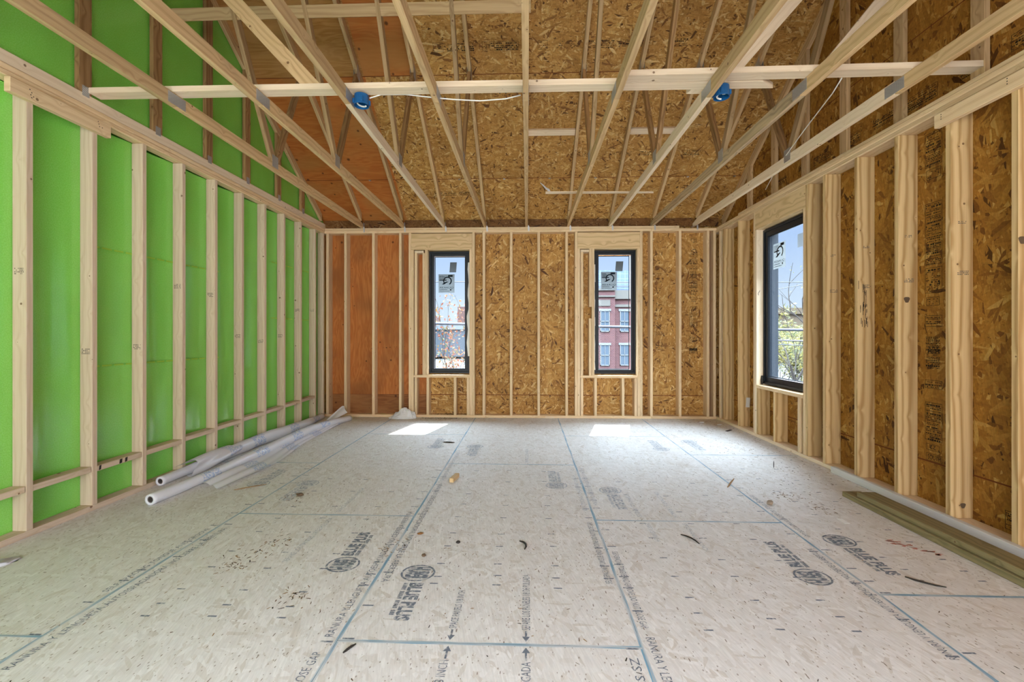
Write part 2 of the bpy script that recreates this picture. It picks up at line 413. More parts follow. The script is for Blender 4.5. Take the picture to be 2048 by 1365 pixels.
def box(bm, x0, x1, y0, y1, z0, z1, axis='auto', bev=0.0):
    d = (abs(x1 - x0), abs(y1 - y0), abs(z1 - z0)); i = d.index(max(d)) if axis == 'auto' else 'XYZ'.index(axis)
    c = Vector(((x0 + x1) / 2, (y0 + y1) / 2, (z0 + z1) / 2)); e = Vector((0, 0, 0)); e[i] = d[i] / 2
    j = (i + 1) % 3; k = (i + 2) % 3; wd = Vector((0, 0, 0))
    if d[j] < d[k]: j, k = k, j
    wd[j] = 1
    return bar(bm, c - e, c + e, wd, d[j], d[k], bev)

def prism(bm, pts, x0, x1, axis, bev=.002):
    """polygon in the YZ plane, extruded along X"""
    a = [bm.verts.new((x0, y, z)) for y, z in pts]; b = [bm.verts.new((x1, y, z)) for y, z in pts]
    n = len(pts); fs = [bm.faces.new(a), bm.faces.new(b[::-1])]
    for i in range(n): fs.append(bm.faces.new((a[i], b[i], b[(i + 1) % n], a[(i + 1) % n])))
    bmesh.ops.recalc_face_normals(bm, faces=fs); bm.normal_update()
    if bev:
        r = bmesh.ops.bevel(bm, geom=list({e for f in fs for e in f.edges}), offset=bev, segments=1, affect='EDGES', profile=.5)
        fs = list({f for v in r['verts'] for f in v.link_faces} | {f for f in fs if f.is_valid}); bm.normal_update()
    uvbox(bm, fs, Vector(axis), Vector((0, -axis[2], axis[1])))
    return fs

def quad(bm, pts, uvs=None):
    f = bm.faces.new([bm.verts.new(p) for p in pts]); uvl = bm.loops.layers.uv.verify()
    for lp, q in zip(f.loops, uvs or [(p[0], p[1]) for p in pts]): lp[uvl].uv = q
    return f

def planar_uv(bm, fn):
    uvl = bm.loops.layers.uv.verify()
    for f in bm.faces:
        for lp in f.loops: lp[uvl].uv = fn(lp.vert.co)

def tube(bm, pts, r, n=8, cap=True, ru=None):
    uvl = bm.loops.layers.uv.verify()
    pts = [Vector(p) for p in pts]; rings = []; prev = None; acc = 0; us = []
    for i, p in enumerate(pts):
        t = (pts[min(i + 1, len(pts) - 1)] - pts[max(i - 1, 0)]).normalized()
        up = prev if prev is not None else (Vector((0, 0, 1)) if abs(t.z) < .9 else Vector((1, 0, 0)))
        a = (up - t * up.dot(t)).normalized(); b = t.cross(a); prev = a
        rr = r(i / (len(pts) - 1)) if callable(r) else (r[i] if isinstance(r, (list, tuple)) else r)
        rings.append([bm.verts.new(p + a * (math.cos(2 * math.pi * k / n) * rr) + b * (math.sin(2 * math.pi * k / n) * rr)) for k in range(n)])
        if i: acc += (p - pts[i - 1]).length
        us.append(acc)
    for i in range(len(rings) - 1):
        for k in range(n):
            f = bm.faces.new((rings[i][k], rings[i][(k + 1) % n], rings[i + 1][(k + 1) % n], rings[i + 1][k]))
            for lp, q in zip(f.loops, ((us[i], k / n), (us[i], (k + 1) / n), (us[i + 1], (k + 1) / n), (us[i + 1], k / n))): lp[uvl].uv = (q[0], q[1] * .3)
    if cap: bm.faces.new(rings[0][::-1]); bm.faces.new(rings[-1])
    return rings

def text_bm(bm, body, size, mat4, sx=1.0, bold=0.0):
    cu = bpy.data.curves.new('lettering', 'FONT'); cu.body = body; cu.size = size; cu.resolution_u = 2; cu.offset = bold * size
    o = bpy.data.objects.new('lettering', cu)
    COL.objects.link(o)
    dg = bpy.context.evaluated_depsgraph_get(); dg.update()
    me = bpy.data.meshes.new_from_object(o.evaluated_get(dg))
    me.transform(mat4 @ Matrix.Diagonal((sx, 1, 1, 1)))
    bm.from_mesh(me)
    bpy.data.objects.remove(o); bpy.data.curves.remove(cu); bpy.data.meshes.remove(me)

ORD = ['first', 'second', 'third', 'fourth', 'fifth', 'sixth', 'seventh', 'eighth', 'ninth', 'tenth', 'eleventh', 'twelfth']
def lumber(name, c0, c1, wdir, w, t, mat, label, cat, group=None, bev=.0022):
    bm = bmesh.new(); bar(bm, c0, c1, wdir, w, t, bev)
    return setp(link(name, bm, M[mat]), label, cat, group, 'thing')
def post(name, x0, x1, y0, y1, z0, z1, mat, label, cat='stud', group=None):
    bm = bmesh.new(); box(bm, x0, x1, y0, y1, z0, z1, bev=.0022)
    return setp(link(name, bm, M[mat]), label, cat, group, 'thing')

def grain_stamp(par, plane, c, w, rows, mat='stamp'):
    """small grade stamp: rows of tiny printed dashes on a stud face"""
    bm = bmesh.new(); r = random.Random(int(abs(c[0] * 97 + c[1] * 31 + c[2] * 7) * 100))
    for i in range(rows):
        x = -w / 2
        while x < w / 2:
            l = r.uniform(.003, .012); z = -i * .0105
            if r.random() < .8:
                if plane == 'Y': ps = [(c[0] + x, c[1], c[2] + z), (c[0] + min(x + l, w / 2), c[1], c[2] + z), (c[0] + min(x + l, w / 2), c[1], c[2] + z + .006), (c[0] + x, c[1], c[2] + z + .006)]
                else: ps = [(c[0], c[1] + x, c[2] + z), (c[0], c[1] + min(x + l, w / 2), c[2] + z), (c[0], c[1] + min(x + l, w / 2), c[2] + z + .006), (c[0], c[1] + x, c[2] + z + .006)]
                quad(bm, ps)
            x += l + .003
    return link('grade_stamp', bm, M[mat], par)

# ================================================================== STRUCTURE
# ---- floor
PW = 1.2065; S0 = -.7586
bm = bmesh.new()
cols = [A - .1] + [S0 + PW * k for k in (-1, 0, 1, 2)] + [B + .15]
butts = {0: [1.74, 4.18], 1: [.54, 2.98, 5.42], 2: [1.757, 4.196], 3: [.52, 2.955, 5.39], 4: [2.155, 4.59]}
for i in range(5):
    ys = [REAR - .3] + butts[i] + [D + .2]
    for j in range(len(ys) - 1):
        x0, x1, y0, y1 = cols[i], cols[i + 1], ys[j], ys[j + 1]; ou, ov = R.uniform(0, 9), R.uniform(0, 9)
        quad(bm, [(x0, y0, 0), (x1, y0, 0), (x1, y1, 0), (x0, y1, 0)], [(y0 + ou, x0 + ov), (y0 + ou, x1 + ov), (y1 + ou, x1 + ov), (y1 + ou, x0 + ov)])
box(bm, A - .1, B + .15, REAR - .3, D + .2, -.25, -.003)
floor = setp(link('floor', bm, M['floor'], center=False), 'pale grey strand board subfloor with blue panel seams and printed lettering', 'floor', kind='structure')
bm = bmesh.new(); bg_ = bmesh.new()
def strip(b, x0, x1, y0, y1, z, along):
    n = max(2, int((y1 - y0 if along == 'Y' else x1 - x0) / .12))
    for i in range(n):
        f0, f1 = i / n, (i + 1) / n
        if along == 'Y':
            a, c = y0 + (y1 - y0) * f0, y0 + (y1 - y0) * f1
            quad(b, [(x0, a, z), (x1, a, z), (x1, c, z), (x0, c, z)], [(a, x0), (a, x1), (c, x1), (c, x0)])
        else:
            a, c = x0 + (x1 - x0) * f0, x0 + (x1 - x0) * f1
            quad(b, [(a, y0, z), (c, y0, z), (c, y1, z), (a, y1, z)], [(a, y0), (c, y0), (c, y1), (a, y1)])
for k in range(1, 5):
    x = cols[k]; strip(bm, x - .008, x + .008, REAR - .3, D, .0006, 'Y'); strip(bg_, x - .0010, x + .0010, REAR - .3, D, .0010, 'Y')
for i in range(5):
    for y in butts[i]:
        strip(bm, cols[i], cols[i + 1], y - .008, y + .008, .0007, 'X'); strip(bg_, cols[i], cols[i + 1], y - .0011, y + .0011, .0011, 'X')
setp(link('seam_paint_line', bm, M['seam'], floor), 'blue painted panel edges')
link('seam_gap', bg_, M['gap'], floor)
# printed ticks
bm = bmesh.new()
def dash(x, y, w=.04, h=.009): quad(bm, [(x - w / 2, y - h / 2, .0009), (x + w / 2, y - h / 2, .0009), (x + w / 2, y + h / 2, .0009), (x - w / 2, y + h / 2, .0009)])
TY = [2.165, 2.25, 2.375, 2.565, 2.74, 2.98, 3.20, 3.40, 3.70, 4.0]
for k in range(0, 5):
    for fr in (.25, .5, .75):
        x = S0 + PW * (k - 1.0) + PW * fr + .0
        if A + .1 < x < B - .2:
            for y in TY: dash(x + R.uniform(-.006, .006), y + R.uniform(-.015, .015) + (0.0 if k == 1 else (.13 if k % 2 else -.28)))
for k in range(1, 5):
    for y in [1.76, 1.98, 2.16, 2.26, 2.38, 2.58, 2.8, 3.0, 3.15, 3.3, 3.45, 3.6, 3.8, 4.0]:
        sd = R.choice((-1, 1, 0))
        if sd >= 0: dash(cols[k] + .04, y + .01, .05, .009)
        if sd <= 0: dash(cols[k] - .04, y - .01, .05, .009)
setp(link('tick_mark', bm, M['ink'], floor), 'rows of short printed nailing marks')
# printed lettering
bm = bmesh.new()
def ftext(b, t, x, y0, y1, up=True, z=.0010, cap=.045):
    """one line of print along +Y (up) or -Y, stretched to run from y0 to y1"""
    size = cap / .7
    tmp = bmesh.new(); text_bm(tmp, t, size, Matrix.Identity(4))
    w = max(v.co.x for v in tmp.verts); sx = abs(y1 - y0) / w
    rot = Matrix.Rotation(math.pi / 2 if up else -math.pi / 2, 4, 'Z')
    mat = Matrix.Translation((x, y0, z)) @ rot @ Matrix.Diagonal((sx, 1, 1, 1))
    bmesh.ops.transform(tmp, matrix=mat, verts=tmp.verts); me = bpy.data.meshes.new('t'); tmp.to_mesh(me); tmp.free(); b.from_mesh(me); bpy.data.meshes.remove(me)
def arrow(b, x, y0, y1, z=.0010):
    d = 1 if y1 > y0 else -1; h = .03
    quad(b, [(x - .004, y0, z), (x + .004, y0, z), (x + .004, y1 - d * h, z), (x - .004, y1 - d * h, z)])
    b.faces.new([b.verts.new(p) for p in ((x - .016, y1 - d * h, z), (x + .016, y1 - d * h, z), (x, y1, z))])
for cx, k in ((0, 2),):
    ftext(bm, 'SEPARE LOS PANELES 1/8 DE PULGADA', .012, 1.845, 2.27, True, cap=.035); arrow(bm, -.005, 1.84, 1.775)
    ftext(bm, 'DE PULGADA', .012, 1.46, 1.665, True, cap=.035); arrow(bm, -.005, 1.672, 1.742)
    ftext(bm, 'SPACE PANELS 1/8 INCH', -.295, 1.845, 2.12, True, cap=.032); arrow(bm, -.31, 1.84, 1.775)
    ftext(bm, 'S 1/8 INCH', -.295, 1.50, 1.665, True, cap=.034); arrow(bm, -.31, 1.672, 1.742)
ftext(bm, 'RANURA Y LENGUETA AUTOESPACIADORA. NO CIERRE LA ABERTURA', S0 - .03, 1.775, 3.05, True, cap=.034)
ftext(bm, 'RANURA Y LENGUETA AUTOESPACIADORA. NO CIERRE LA ABERTURA', S0 + .035, 3.6, 2.18, False, cap=.034)
ftext(bm, 'CLOSE GAP', S0 - .03, 1.50, 1.69, True, cap=.036)
x1 = cols[3]
ftext(bm, 'SELF-SPACING TONGUE AND GROOVE. DO NOT CLOSE GAP.', x1 + .028, 2.53, 1.87, False, cap=.032)
ftext(bm, 'RANURA Y LENGUETA', x1 + .03, 1.82, 1.45, False, cap=.036)
ftext(bm, 'SELF-SPACING TONGUE AND GROOVE. DO NOT CLOSE GAP.', x1 - .03, 2.20, 2.92, True, cap=.032)
ftext(bm, 'T LS SZ', x1 - .03, 1.50, 1.70, True, cap=.034)
x2 = cols[4]
ftext(bm, 'RANURA Y LENGUETA AUTOESPACIADORA. NO CIERRE LA ABERTURA', x2 - .03, 1.73, 2.60, True, cap=.034)
ftext(bm, 'SELF-SPACING TONGUE AND GROOVE. DO NOT CLOSE GAP.', x2 + .03, 3.45, 2.75, False, cap=.03)
x3 = cols[1]
ftext(bm, 'RANURA Y LENGUETA AUTOESPACIADORA. NO CIERRE LA ABERTURA', x3 + .075, 1.56, 2.75, True, cap=.034)
ftext(bm, 'SELF-SPACING TONGUE AND GROOVE.', x3 - .03, 2.05, 2.75, True, cap=.03)
setp(link('printed_lettering', bm, M['ink'], floor), 'dark grey installation wording along the seams')
bm = bmesh.new()
ftext(bm, 'SEPARE LOS PANELES 1/8 DE PULGADA', -1.29, 2.35, 2.93, True, cap=.032); ftext(bm, 'SPACE PANELS 1/8 INCH', -1.29, 3.03, 3.5, True, cap=.03)
ftext(bm, 'SPACE PANELS 1/8 INCH', 1.0, 2.92, 2.55, False, cap=.03); ftext(bm, 'SEPARE LOS PANELES', .76, 2.92, 2.66, False, cap=.03)
ftext(bm, 'SPACE PANELS 1/8 INCH', .98, 3.5, 3.02, False, cap=.03); ftext(bm, 'SEPARE LOS PANELES', .74, 3.4, 3.02, False, cap=.03)
ftext(bm, 'SEPARE LOS PANELES', .01, 4.25, 4.75, True, cap=.03); ftext(bm, 'SELF-SPACING TONGUE AND GROOVE.', S0 + .03, 4.6, 3.7, False, cap=.03)
ftext(bm, 'SELF-SPACING TONGUE AND GROOVE.', x1 - .03, 3.1, 3.9, True, cap=.03); ftext(bm, 'RANURA Y LENGUETA AUTOESPACIADORA.', x1 + .03, 4.1, 3.2, False, cap=.03)
setp(link('faded_lettering', bm, M['fade'], floor), 'faded grey wording')
# printed emblem: oval ring, word inside, BLUE PLUS beside it
def emblem(x, y, up, mat, L=.29):
    d = 1 if up else -1; b = bmesh.new(); z = .0012
    def P(a, c): return (x - c * d, y + a * d, z)     # a along the reading direction, c to its upper side
    n = 40; rx, ry = .078, .088
    for i in range(n):
        t0, t1 = 2 * math.pi * i / n, 2 * math.pi * (i + 1) / n
        quad(b, [P(rx * math.cos(t0), ry * math.sin(t0)), P(rx * math.cos(t1), ry * math.sin(t1)), P(rx * .88 * math.cos(t1), ry * .88 * math.sin(t1)), P(rx * .88 * math.cos(t0), ry * .88 * math.sin(t0))])
    rot = Matrix.Rotation(math.pi / 2 if up else -math.pi / 2, 4, 'Z')
    def word(t, a0, a1, c0, cap, rep=((0, 0),)):
        for dx, dy in rep:
            tmp = bmesh.new(); text_bm(tmp, t, cap / .7, Matrix.Identity(4), bold=.05); w = max(v.co.x for v in tmp.verts)
            p = P(a0 + dx, c0 + dy)
            bmesh.ops.transform(tmp, matrix=Matrix.Translation(p) @ rot @ Matrix.Diagonal(((a1 - a0) / w, 1, 1, 1)), verts=tmp.verts)
            me = bpy.data.meshes.new('t'); tmp.to_mesh(me); tmp.free(); b.from_mesh(me); bpy.data.meshes.remove(me)
    bold = ((0, 0),)
    word('HUBER', -.058, .058, -.052, .105, bold)
    word('BLUE PLUS', .092, .092 + L, -.012, .062, bold)
    for i in range(int(L * .9 / .012)):
        if i % 6 != 5: quad(b, [P(.095 + i * .012, -.045), P(.104 + i * .012, -.045), P(.104 + i * .012, -.024), P(.095 + i * .012, -.024)])
    return setp(link('printed_emblem', b, M[mat], floor), 'grey printed oval emblem with two words')
for x, y, up, m in ((-.98, 2.34, 1, 'ink'), (-.56, 2.27, 0, 'ink'), (.235, 3.62, 1, 'fade'), (.65, 3.52, 0, 'fade'), (1.44, 2.30, 1, 'ink'), (1.85, 2.71, 0, 'ink'),
                    (-2.2, 3.58, 1, 'fade'), (-1.80, 3.60, 0, 'fade'), (-1.0, 4.83, 1, 'fade'), (-.57, 4.85, 0, 'fade'), (1.43, 4.81, 1, 'fade'), (1.84, 5.15, 0, 'fade')):
    emblem(x, y, up, m)
bm = bmesh.new()
for i in range(26):
    a = R.uniform(0, 1); x, y = 2.12 + a * .16 + R.uniform(-.012, .012), 2.72 - a * .16 + R.uniform(-.03, .03)
    quad(bm, [(x, y, .0009), (x + R.uniform(.01, .04), y - .008, .0009), (x + .03, y + R.uniform(.004, .012), .0009), (x, y + .006, .0009)])
setp(link('chalk_smear', bm, M['red'], floor), 'red chalk smear')

# ---- back wall sheathing with two window openings
W1 = (-1.466, -.862, .642, 2.467); W2 = (.992, 1.596, .642, 2.467)
def cells(xs, zs_, holes):
    for i in range(len(xs) - 1):
        for j in range(len(zs_) - 1):
            cx, cz = (xs[i] + xs[i + 1]) / 2, (zs_[j] + zs_[j + 1]) / 2
            if not any(h[0] < cx < h[1] and h[2] < cz < h[3] for h in holes): yield xs[i], xs[i + 1], zs_[j], zs_[j + 1]
SEAMZ = .318
bm = bmesh.new(); mats = [M['osb_back'], M['ply'], M['ply_dark'], M['osb_low']]
PB = -1.485
for x0, x1, z0, z1 in cells([A - .1, -2.45, PB, W1[0] if W1[0] > PB else PB, W1[1], 0.10, W2[0], W2[1], B + .15], [0, SEAMZ, W1[2], W1[3], 2.9], [W1, W2]):
    if x1 - x0 < 1e-4: continue
    n0 = len(bm.faces); box(bm, x0, x1, SH, SH + .012, z0, z1)
    bm.faces.ensure_lookup_table()
    mi = (2 if z1 <= SEAMZ + .001 else 1) if x1 <= PB + .001 else (3 if z1 <= SEAMZ + .001 else 0)
    for f in bm.faces[n0:]: f.material_index = mi
uvl = bm.loops.layers.uv.verify()
for f in bm.faces:
    for lp in f.loops:
        c = lp.vert.co; lp[uvl].uv = (c.x + c.y, c.z) if f.material_index != 1 else (c.z * 1.0, c.x + c.y)
wall_back = setp(link('wall_back', bm, mats, center=False), 'back wall sheathing of golden strand board and orange plywood behind the studs', 'wall', kind='structure')
bm = bmesh.new()
for x0, x1 in ((PB, W1[1] + .1), (W1[1] + .1, B + .1)): box(bm, x0, x1, SH - .0012, SH, SEAMZ - .004, SEAMZ + .006)
box(bm, A, PB, SH - .0008, SH, SEAMZ - .002, SEAMZ + .003)
setp(link('panel_joint', bm, M['redseam'], wall_back), 'red brown panel joint near the floor')
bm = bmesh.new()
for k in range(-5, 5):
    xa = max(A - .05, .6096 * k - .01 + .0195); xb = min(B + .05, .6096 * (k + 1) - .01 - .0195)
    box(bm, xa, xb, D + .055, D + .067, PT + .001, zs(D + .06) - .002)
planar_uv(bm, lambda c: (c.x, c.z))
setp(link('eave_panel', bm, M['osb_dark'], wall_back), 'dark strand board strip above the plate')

# ---- right wall sheathing incl. gable triangle
W3 = (4.515, 5.411, .64, 2.46)
bm = bmesh.new()
for y0, y1, z0, z1 in cells([REAR, W3[0], W3[1], D + .15], [0, .318, W3[2], W3[3], PT], [W3]): box(bm, SR, SR + .012, y0, y1, z0, z1)
planar_uv(bm, lambda c: (c.y + 11.3, c.z + c.x))
def gable(bm, x, t=.012, y0=REAR - .6, y1=EAVE):
    n = 12
    for i in range(n * 2):
        ya = y0 + (y1 - y0) * i / (2 * n); yb = y0 + (y1 - y0) * (i + 1) / (2 * n)
    pts = [(D + .15, PT), (D + .15, zs(D + .15)), (RIDGE, zs(RIDGE)), (REAR, zs(2 * RIDGE - REAR)), (REAR, PT)]
    pts = [(y, max(z, PT)) for y, z in pts]
    a = [bm.verts.new((x, y, z)) for y, z in pts]; b = [bm.verts.new((x + t, y, z)) for y, z in pts]
    fs = [bm.faces.new(a), bm.faces.new(b[::-1])]
    for i in range(len(pts)): fs.append(bm.faces.new((a[i], b[i], b[(i + 1) % len(pts)], a[(i + 1) % len(pts)])))
    bmesh.ops.recalc_face_normals(bm, faces=fs)
    return fs
uvl = bm.loops.layers.uv.verify()
for f in gable(bm, SR):
    f.material_index = 1
    for lp in f.loops: lp[uvl].uv = (lp.vert.co.y, lp.vert.co.z + lp.vert.co.x)
cl = bmesh.new()  # unseen cladding added to deepen the window reveal and block grazing sun
for y0, y1, z0, z1 in cells([REAR, W3[0], W3[1], D + .15], [-.3, W3[2], W3[3], 2.9], [W3]): box(cl, SR + .0125, SR + .115, y0, y1, z0, z1)
wall_right = setp(link('wall_right', bm, [M['osb_right'], M['osb_right']], center=False), 'window-side wall sheathing of golden brown strand board up to the gable', 'wall', kind='structure')
setp(link('sun_block_cladding', cl, M['greyw'], wall_right), 'unseen grey cladding added to block sun at the side window')
bm = bmesh.new(); box(bm, SR - .0012, SR, REAR, D + .13, .314, .323); box(bm, SR - .0012, SR, REAR, D + .13, 3.42, 3.426)
setp(link('panel_joint', bm, M['redseam'], wall_right), 'red brown panel joint')

# ---- unseen rear wall added to cut frontal light, left open for the fill lamp
bm = bmesh.new()
for x0, x1, z0, z1 in cells([A - .1, -2.7, 2.4, B + .15], [0, 2.66, PT], [(-2.7, 2.4, 0, 2.66)]): box(bm, x0, x1, REAR - .06, REAR - .02, z0, z1)
box(bm, A - .3, B + .3, -4.2, REAR - .07, 2.68, 2.74)  # unseen slab added to keep high sky light off the near floor
planar_uv(bm, lambda c: (c.x, c.z))
setp(link('wall_rear', bm, M['osb_back'], center=False), 'unseen strand board wall behind the camera, its opening and slab added to shape the light', 'wall', kind='structure')

# ---- left wall membrane
bm = bmesh.new(); uvl = bm.loops.layers.uv.verify()
ny, nz = 150, 26; y0, y1 = REAR, D + .13; V = []
for i in range(ny + 1):
    y = y0 + (y1 - y0) * i / ny; row = []
    ph = ((y - 2.579) / .4064) % 1.0
    for j in range(nz + 1):
        z = HS * j / nz
        bil = .034 * math.sin(math.pi * ph) ** 2 * (.7 + .3 * math.sin(y * 7 + z))
        row.append(bm.verts.new((SL - bil + .003 * mnoise.noise(Vector((y * 3, z * 1.2, 4))), y, z)))
    V.append(row)
for i in range(ny):
    for j in range(nz): 
        f = bm.faces.new((V[i][j], V[i][j + 1], V[i + 1][j + 1], V[i + 1][j]))
        for lp in f.loops: lp[uvl].uv = (lp.vert.co.y, lp.vert.co.z)
n0 = len(bm.faces)
box(bm, SL - .10, SL - .05, REAR, D + .15, 0, PT)
wall_left = setp(link('wall_left', bm, M['green'], smooth=True, center=False), 'bright green membrane sheeting behind the pale studs', 'wall', kind='structure')
bm = bmesh.new(); uvl = bm.loops.layers.uv.verify()
for f in gable(bm, A - .066, .01):
    for lp in f.loops: lp[uvl].uv = (lp.vert.co.y, lp.vert.co.z)
box(bm, SL - .09, A - .05, REAR, D + .14, PT - .006, PT)
setp(link('gable_membrane', bm, M['green'], wall_left), 'green membrane in the gable')

# ---- roof sheathing (named ceiling): both slopes
bm = bmesh.new(); uvl = bm.loops.layers.uv.verify()
mats = [M['osb_roof'], M['ply_roof'], M['ply_tan'], M['osb_roof']]
cs = math.sqrt(1 + SLOPE ** 2)
def ysl(s): return 6.58 - s / cs
XL, XR = A - .25, B + .30
Y_A, Y_B = 5.99, 4.86                          # course joints along the slope (plan positions)
XB = {0: -1.79, 1: -1.79, 2: -1.21}
rows = [(EAVE, Y_A), (Y_A, Y_B), (Y_B, 3.86), (3.86, RIDGE)]
for r, (ya, yb) in enumerate(rows):
    xb = XB.get(r, -1.21)
    segs = [(XL, -2.43, 1 if r < 2 else 2), (-2.43, xb, 1 if r < 2 else (2 if r == 2 else 2)), (xb, XR, 0)]
    if r == 2: segs = [(XL, -1.80, 2), (-1.80, xb, 1), (xb, XR, 0)]
    for x0, x1, mi in segs:
        ou, ov = R.uniform(0, 20), R.uniform(0, 20)
        lo = [(x0, ya, zs(ya)), (x1, ya, zs(ya)), (x1, yb, zs(yb)), (x0, yb, zs(yb))]
        f = quad(bm, lo, [(p[0] + ou, -p[1] * cs + ov) for p in lo]); f.material_index = mi
        f = quad(bm, [(p[0], p[1], p[2] + .02) for p in lo], [(p[0] + ou, -p[1] * cs + ov) for p in lo]); f.material_index = mi
zr = zs(RIDGE); ye = 2 * RIDGE - EAVE
for dz in (0, .02):
    quad(bm, [(XL, RIDGE, zr + dz), (XR, RIDGE, zr + dz), (XR, ye, zs(EAVE) + dz), (XL, ye, zs(EAVE) + dz)], [(0, 0), (6, 0), (6, 5), (0, 5)])
ceiling = setp(link('ceiling', bm, mats, center=False), 'sloping underside of the roof sheathing, strand board with orange plywood panels', 'roof', kind='structure')
bm = bmesh.new()
nrm = Vector((0, -SLOPE, -1)).normalized()
for y in (Y_A, Y_B):
    for a in (0,):
        p0 = Vector((XL, y, zs(y))) + nrm * .001; p1 = Vector((XR, y, zs(y))) + nrm * .001
        bar(bm, p0, p1, nrm, .002, .007, 0)
setp(link('panel_joint', bm, M['redseam'], ceiling), 'red brown joint between roof panels')
bm = bmesh.new()
for i in range(9):
    x = .6096 * (i - 4) + .30; y = Y_A + .004; p = Vector((x, y, zs(y)))
    box(bm, x - .014, x + .014, y - .012, y + .012, p.z - .008, p.z - .002)
setp(link('panel_clip', bm, M['tie'], ceiling), 'small bright panel clips')

# ================================================================== WINDOWS
def window(name, label, axis, plane, u0, u1, z0, z1, g0, g1, h0, h1, sgn):
    """axis 'Y': in the back wall (u = x); axis 'X': in the side wall (u = y). plane = inner face of the frame"""
    def P(u, d, z): return Vector((u, plane + d, z)) if axis == 'Y' else Vector((plane + d, u, z))
    root = empty(name, P((u0 + u1) / 2, 0, z0), label, 'window', kind='structure')
    def ring(nm, a0, a1, b0, b1, w, d0, d1, mat):
        bm = bmesh.new()
        for c0, c1 in (((a0, b0), (a1, b0 + w)), ((a0, b1 - w), (a1, b1)), ((a0, b0 + w), (a0 + w, b1 - w)), ((a1 - w, b0 + w), (a1, b1 - w))):
            p, q = P(c0[0], d0, c0[1]), P(c1[0], d1, c1[1])
            box(bm, min(p.x, q.x), max(p.x, q.x), min(p.y, q.y), max(p.y, q.y), min(p.z, q.z), max(p.z, q.z), bev=.002)
        return link(nm, bm, M[mat], root)
    fw = .028
    fr = ring('window_frame', u0, u1, z0, z1, fw, 0, .085, 'frame')
    ring('sash', u0 + fw, u1 - fw, z0 + fw, z1 - fw, max(.02, min(g0 - u0, u1 - g1) - fw), .012, .06, 'frame')
    ring('glazing_bead', g0 - .006, g1 + .006, h0 - .006, h1 + .006, .010, .020, .034, 'frame')
    bm = bmesh.new(); p, q = P(g0 - .004, .036, h0 - .004), P(g1 + .004, .042, h1 + .004)
    box(bm, min(p.x, q.x), max(p.x, q.x), min(p.y, q.y), max(p.y, q.y), p.z, q.z)
    link('glass_pane', bm, M['glass'], root)
    return root, P

def sticker(root, P, u0, u1, z0, z1, flip, tilt=0.0, plainc=False):
    """paper sticker on the outside of the glass: the print is seen mirrored from indoors"""
    bm = bmesh.new(); d = .0425
    def Q(a, b, dd=0.0):      # a,b in 0..1 on the sticker as seen from indoors
        u = u0 + (u1 - u0) * a + tilt * (b - .5); z = z0 + (z1 - z0) * b
        return P(u, d - dd, z)
    quad(bm, [Q(0, 0), Q(1, 0), Q(1, 1), Q(0, 1)], [(0, 0)] * 4)
    if plainc:
        return setp(link('sticker', bm, M['card'], root), 'small plain grey sticker')
    s_ = setp(link('sticker', bm, M['card2'], root), 'grey maker sticker with a ring emblem, print mirrored')
    b = bmesh.new()
    def blk(a0, a1, b0, b1): quad(b, [Q(a0, b0, -.0008 + .0014), Q(a1, b0, .0006), Q(a1, b1, .0006), Q(a0, b1, .0006)], [(0, 0)] * 4)
    cx, cy = .56, .64
    for i in range(26):
        t0, t1 = math.radians(-60 + i * 12.0), math.radians(-60 + (i + 1) * 12.0)
        if i > 22: continue
        ro, ri = .27, .20
        quad(b, [Q(cx + ro * math.cos(t) * 1.0, cy + ro * .86 * math.sin(t), .0006) for t in (t0, t1)] + [Q(cx + ri * math.cos(t), cy + ri * .86 * math.sin(t), .0006) for t in (t1, t0)], [(0, 0)] * 4)
    quad(b, [Q(.2, .46, .0006), Q(.34, .45, .0006), Q(.62, .60, .0006), Q(.46, .60, .0006)], [(0, 0)] * 4)
    blk(.6, .88, .86, .96); blk(.05, .5, .66, .71); 
    for k in range(6): blk(.05, .05 + R.uniform(.25, .42), .90 - k * .035, .915 - k * .035)
    blk(.05, .55, .16, .18); blk(.05, .95, .20, .205); blk(.72, .80, .12, .20); blk(.05, .7, .08, .10)
    bt = bmesh.new(); text_bm(bt, 'QUAKER', 1.0, Matrix.Identity(4)); w = max(v.co.x for v in bt.verts)
    for f in bt.faces:
        try: b.faces.new([b.verts.new(Q(.95 - v.co.x / w * .9, .24 + v.co.y * .13, .0006)) for v in f.verts])
        except ValueError: pass
    bt.free()
    link('sticker_print', b, M['cardink'], s_)

w1, P1 = window('window_1', 'narrow dark-framed window in the back wall beside the orange plywood', 'Y', D + .10, W1[0], W1[1], W1[2], W1[3], -1.383, -.931, .712, 2.385, 1)
sticker(w1, P1, -1.336, -1.093, 1.851, 2.131, True); sticker(w1, P1, -1.165, -1.064, 2.159, 2.310, True, .012, True)
w2, P2 = window('window_2', 'narrow dark-framed window in the back wall looking out on the red brick building', 'Y', D + .10, W2[0], W2[1], W2[2], W2[3], 1.054, 1.505, .712, 2.385, 1)
sticker(w2, P2, 1.096, 1.332, 1.886, 2.157, True); sticker(w2, P2, 1.312, 1.420, 2.164, 2.311, True, .012, True)
w3, P3 = window('window_3', 'dark-framed window in the strand board side wall with a bare tree outside', 'X', B + .075, W3[0] + .002, W3[1] - .002, W3[2], W3[3], 4.60, 5.31, .735, 2.37, 1)
sticker(w3, P3, 5.265, 5.02, 1.975, 2.265, True); sticker(w3, P3, 4.80, 4.71, 2.14, 2.28, True, 0, True)
bm = bmesh.new(); pts = [(D + .098, .67)]
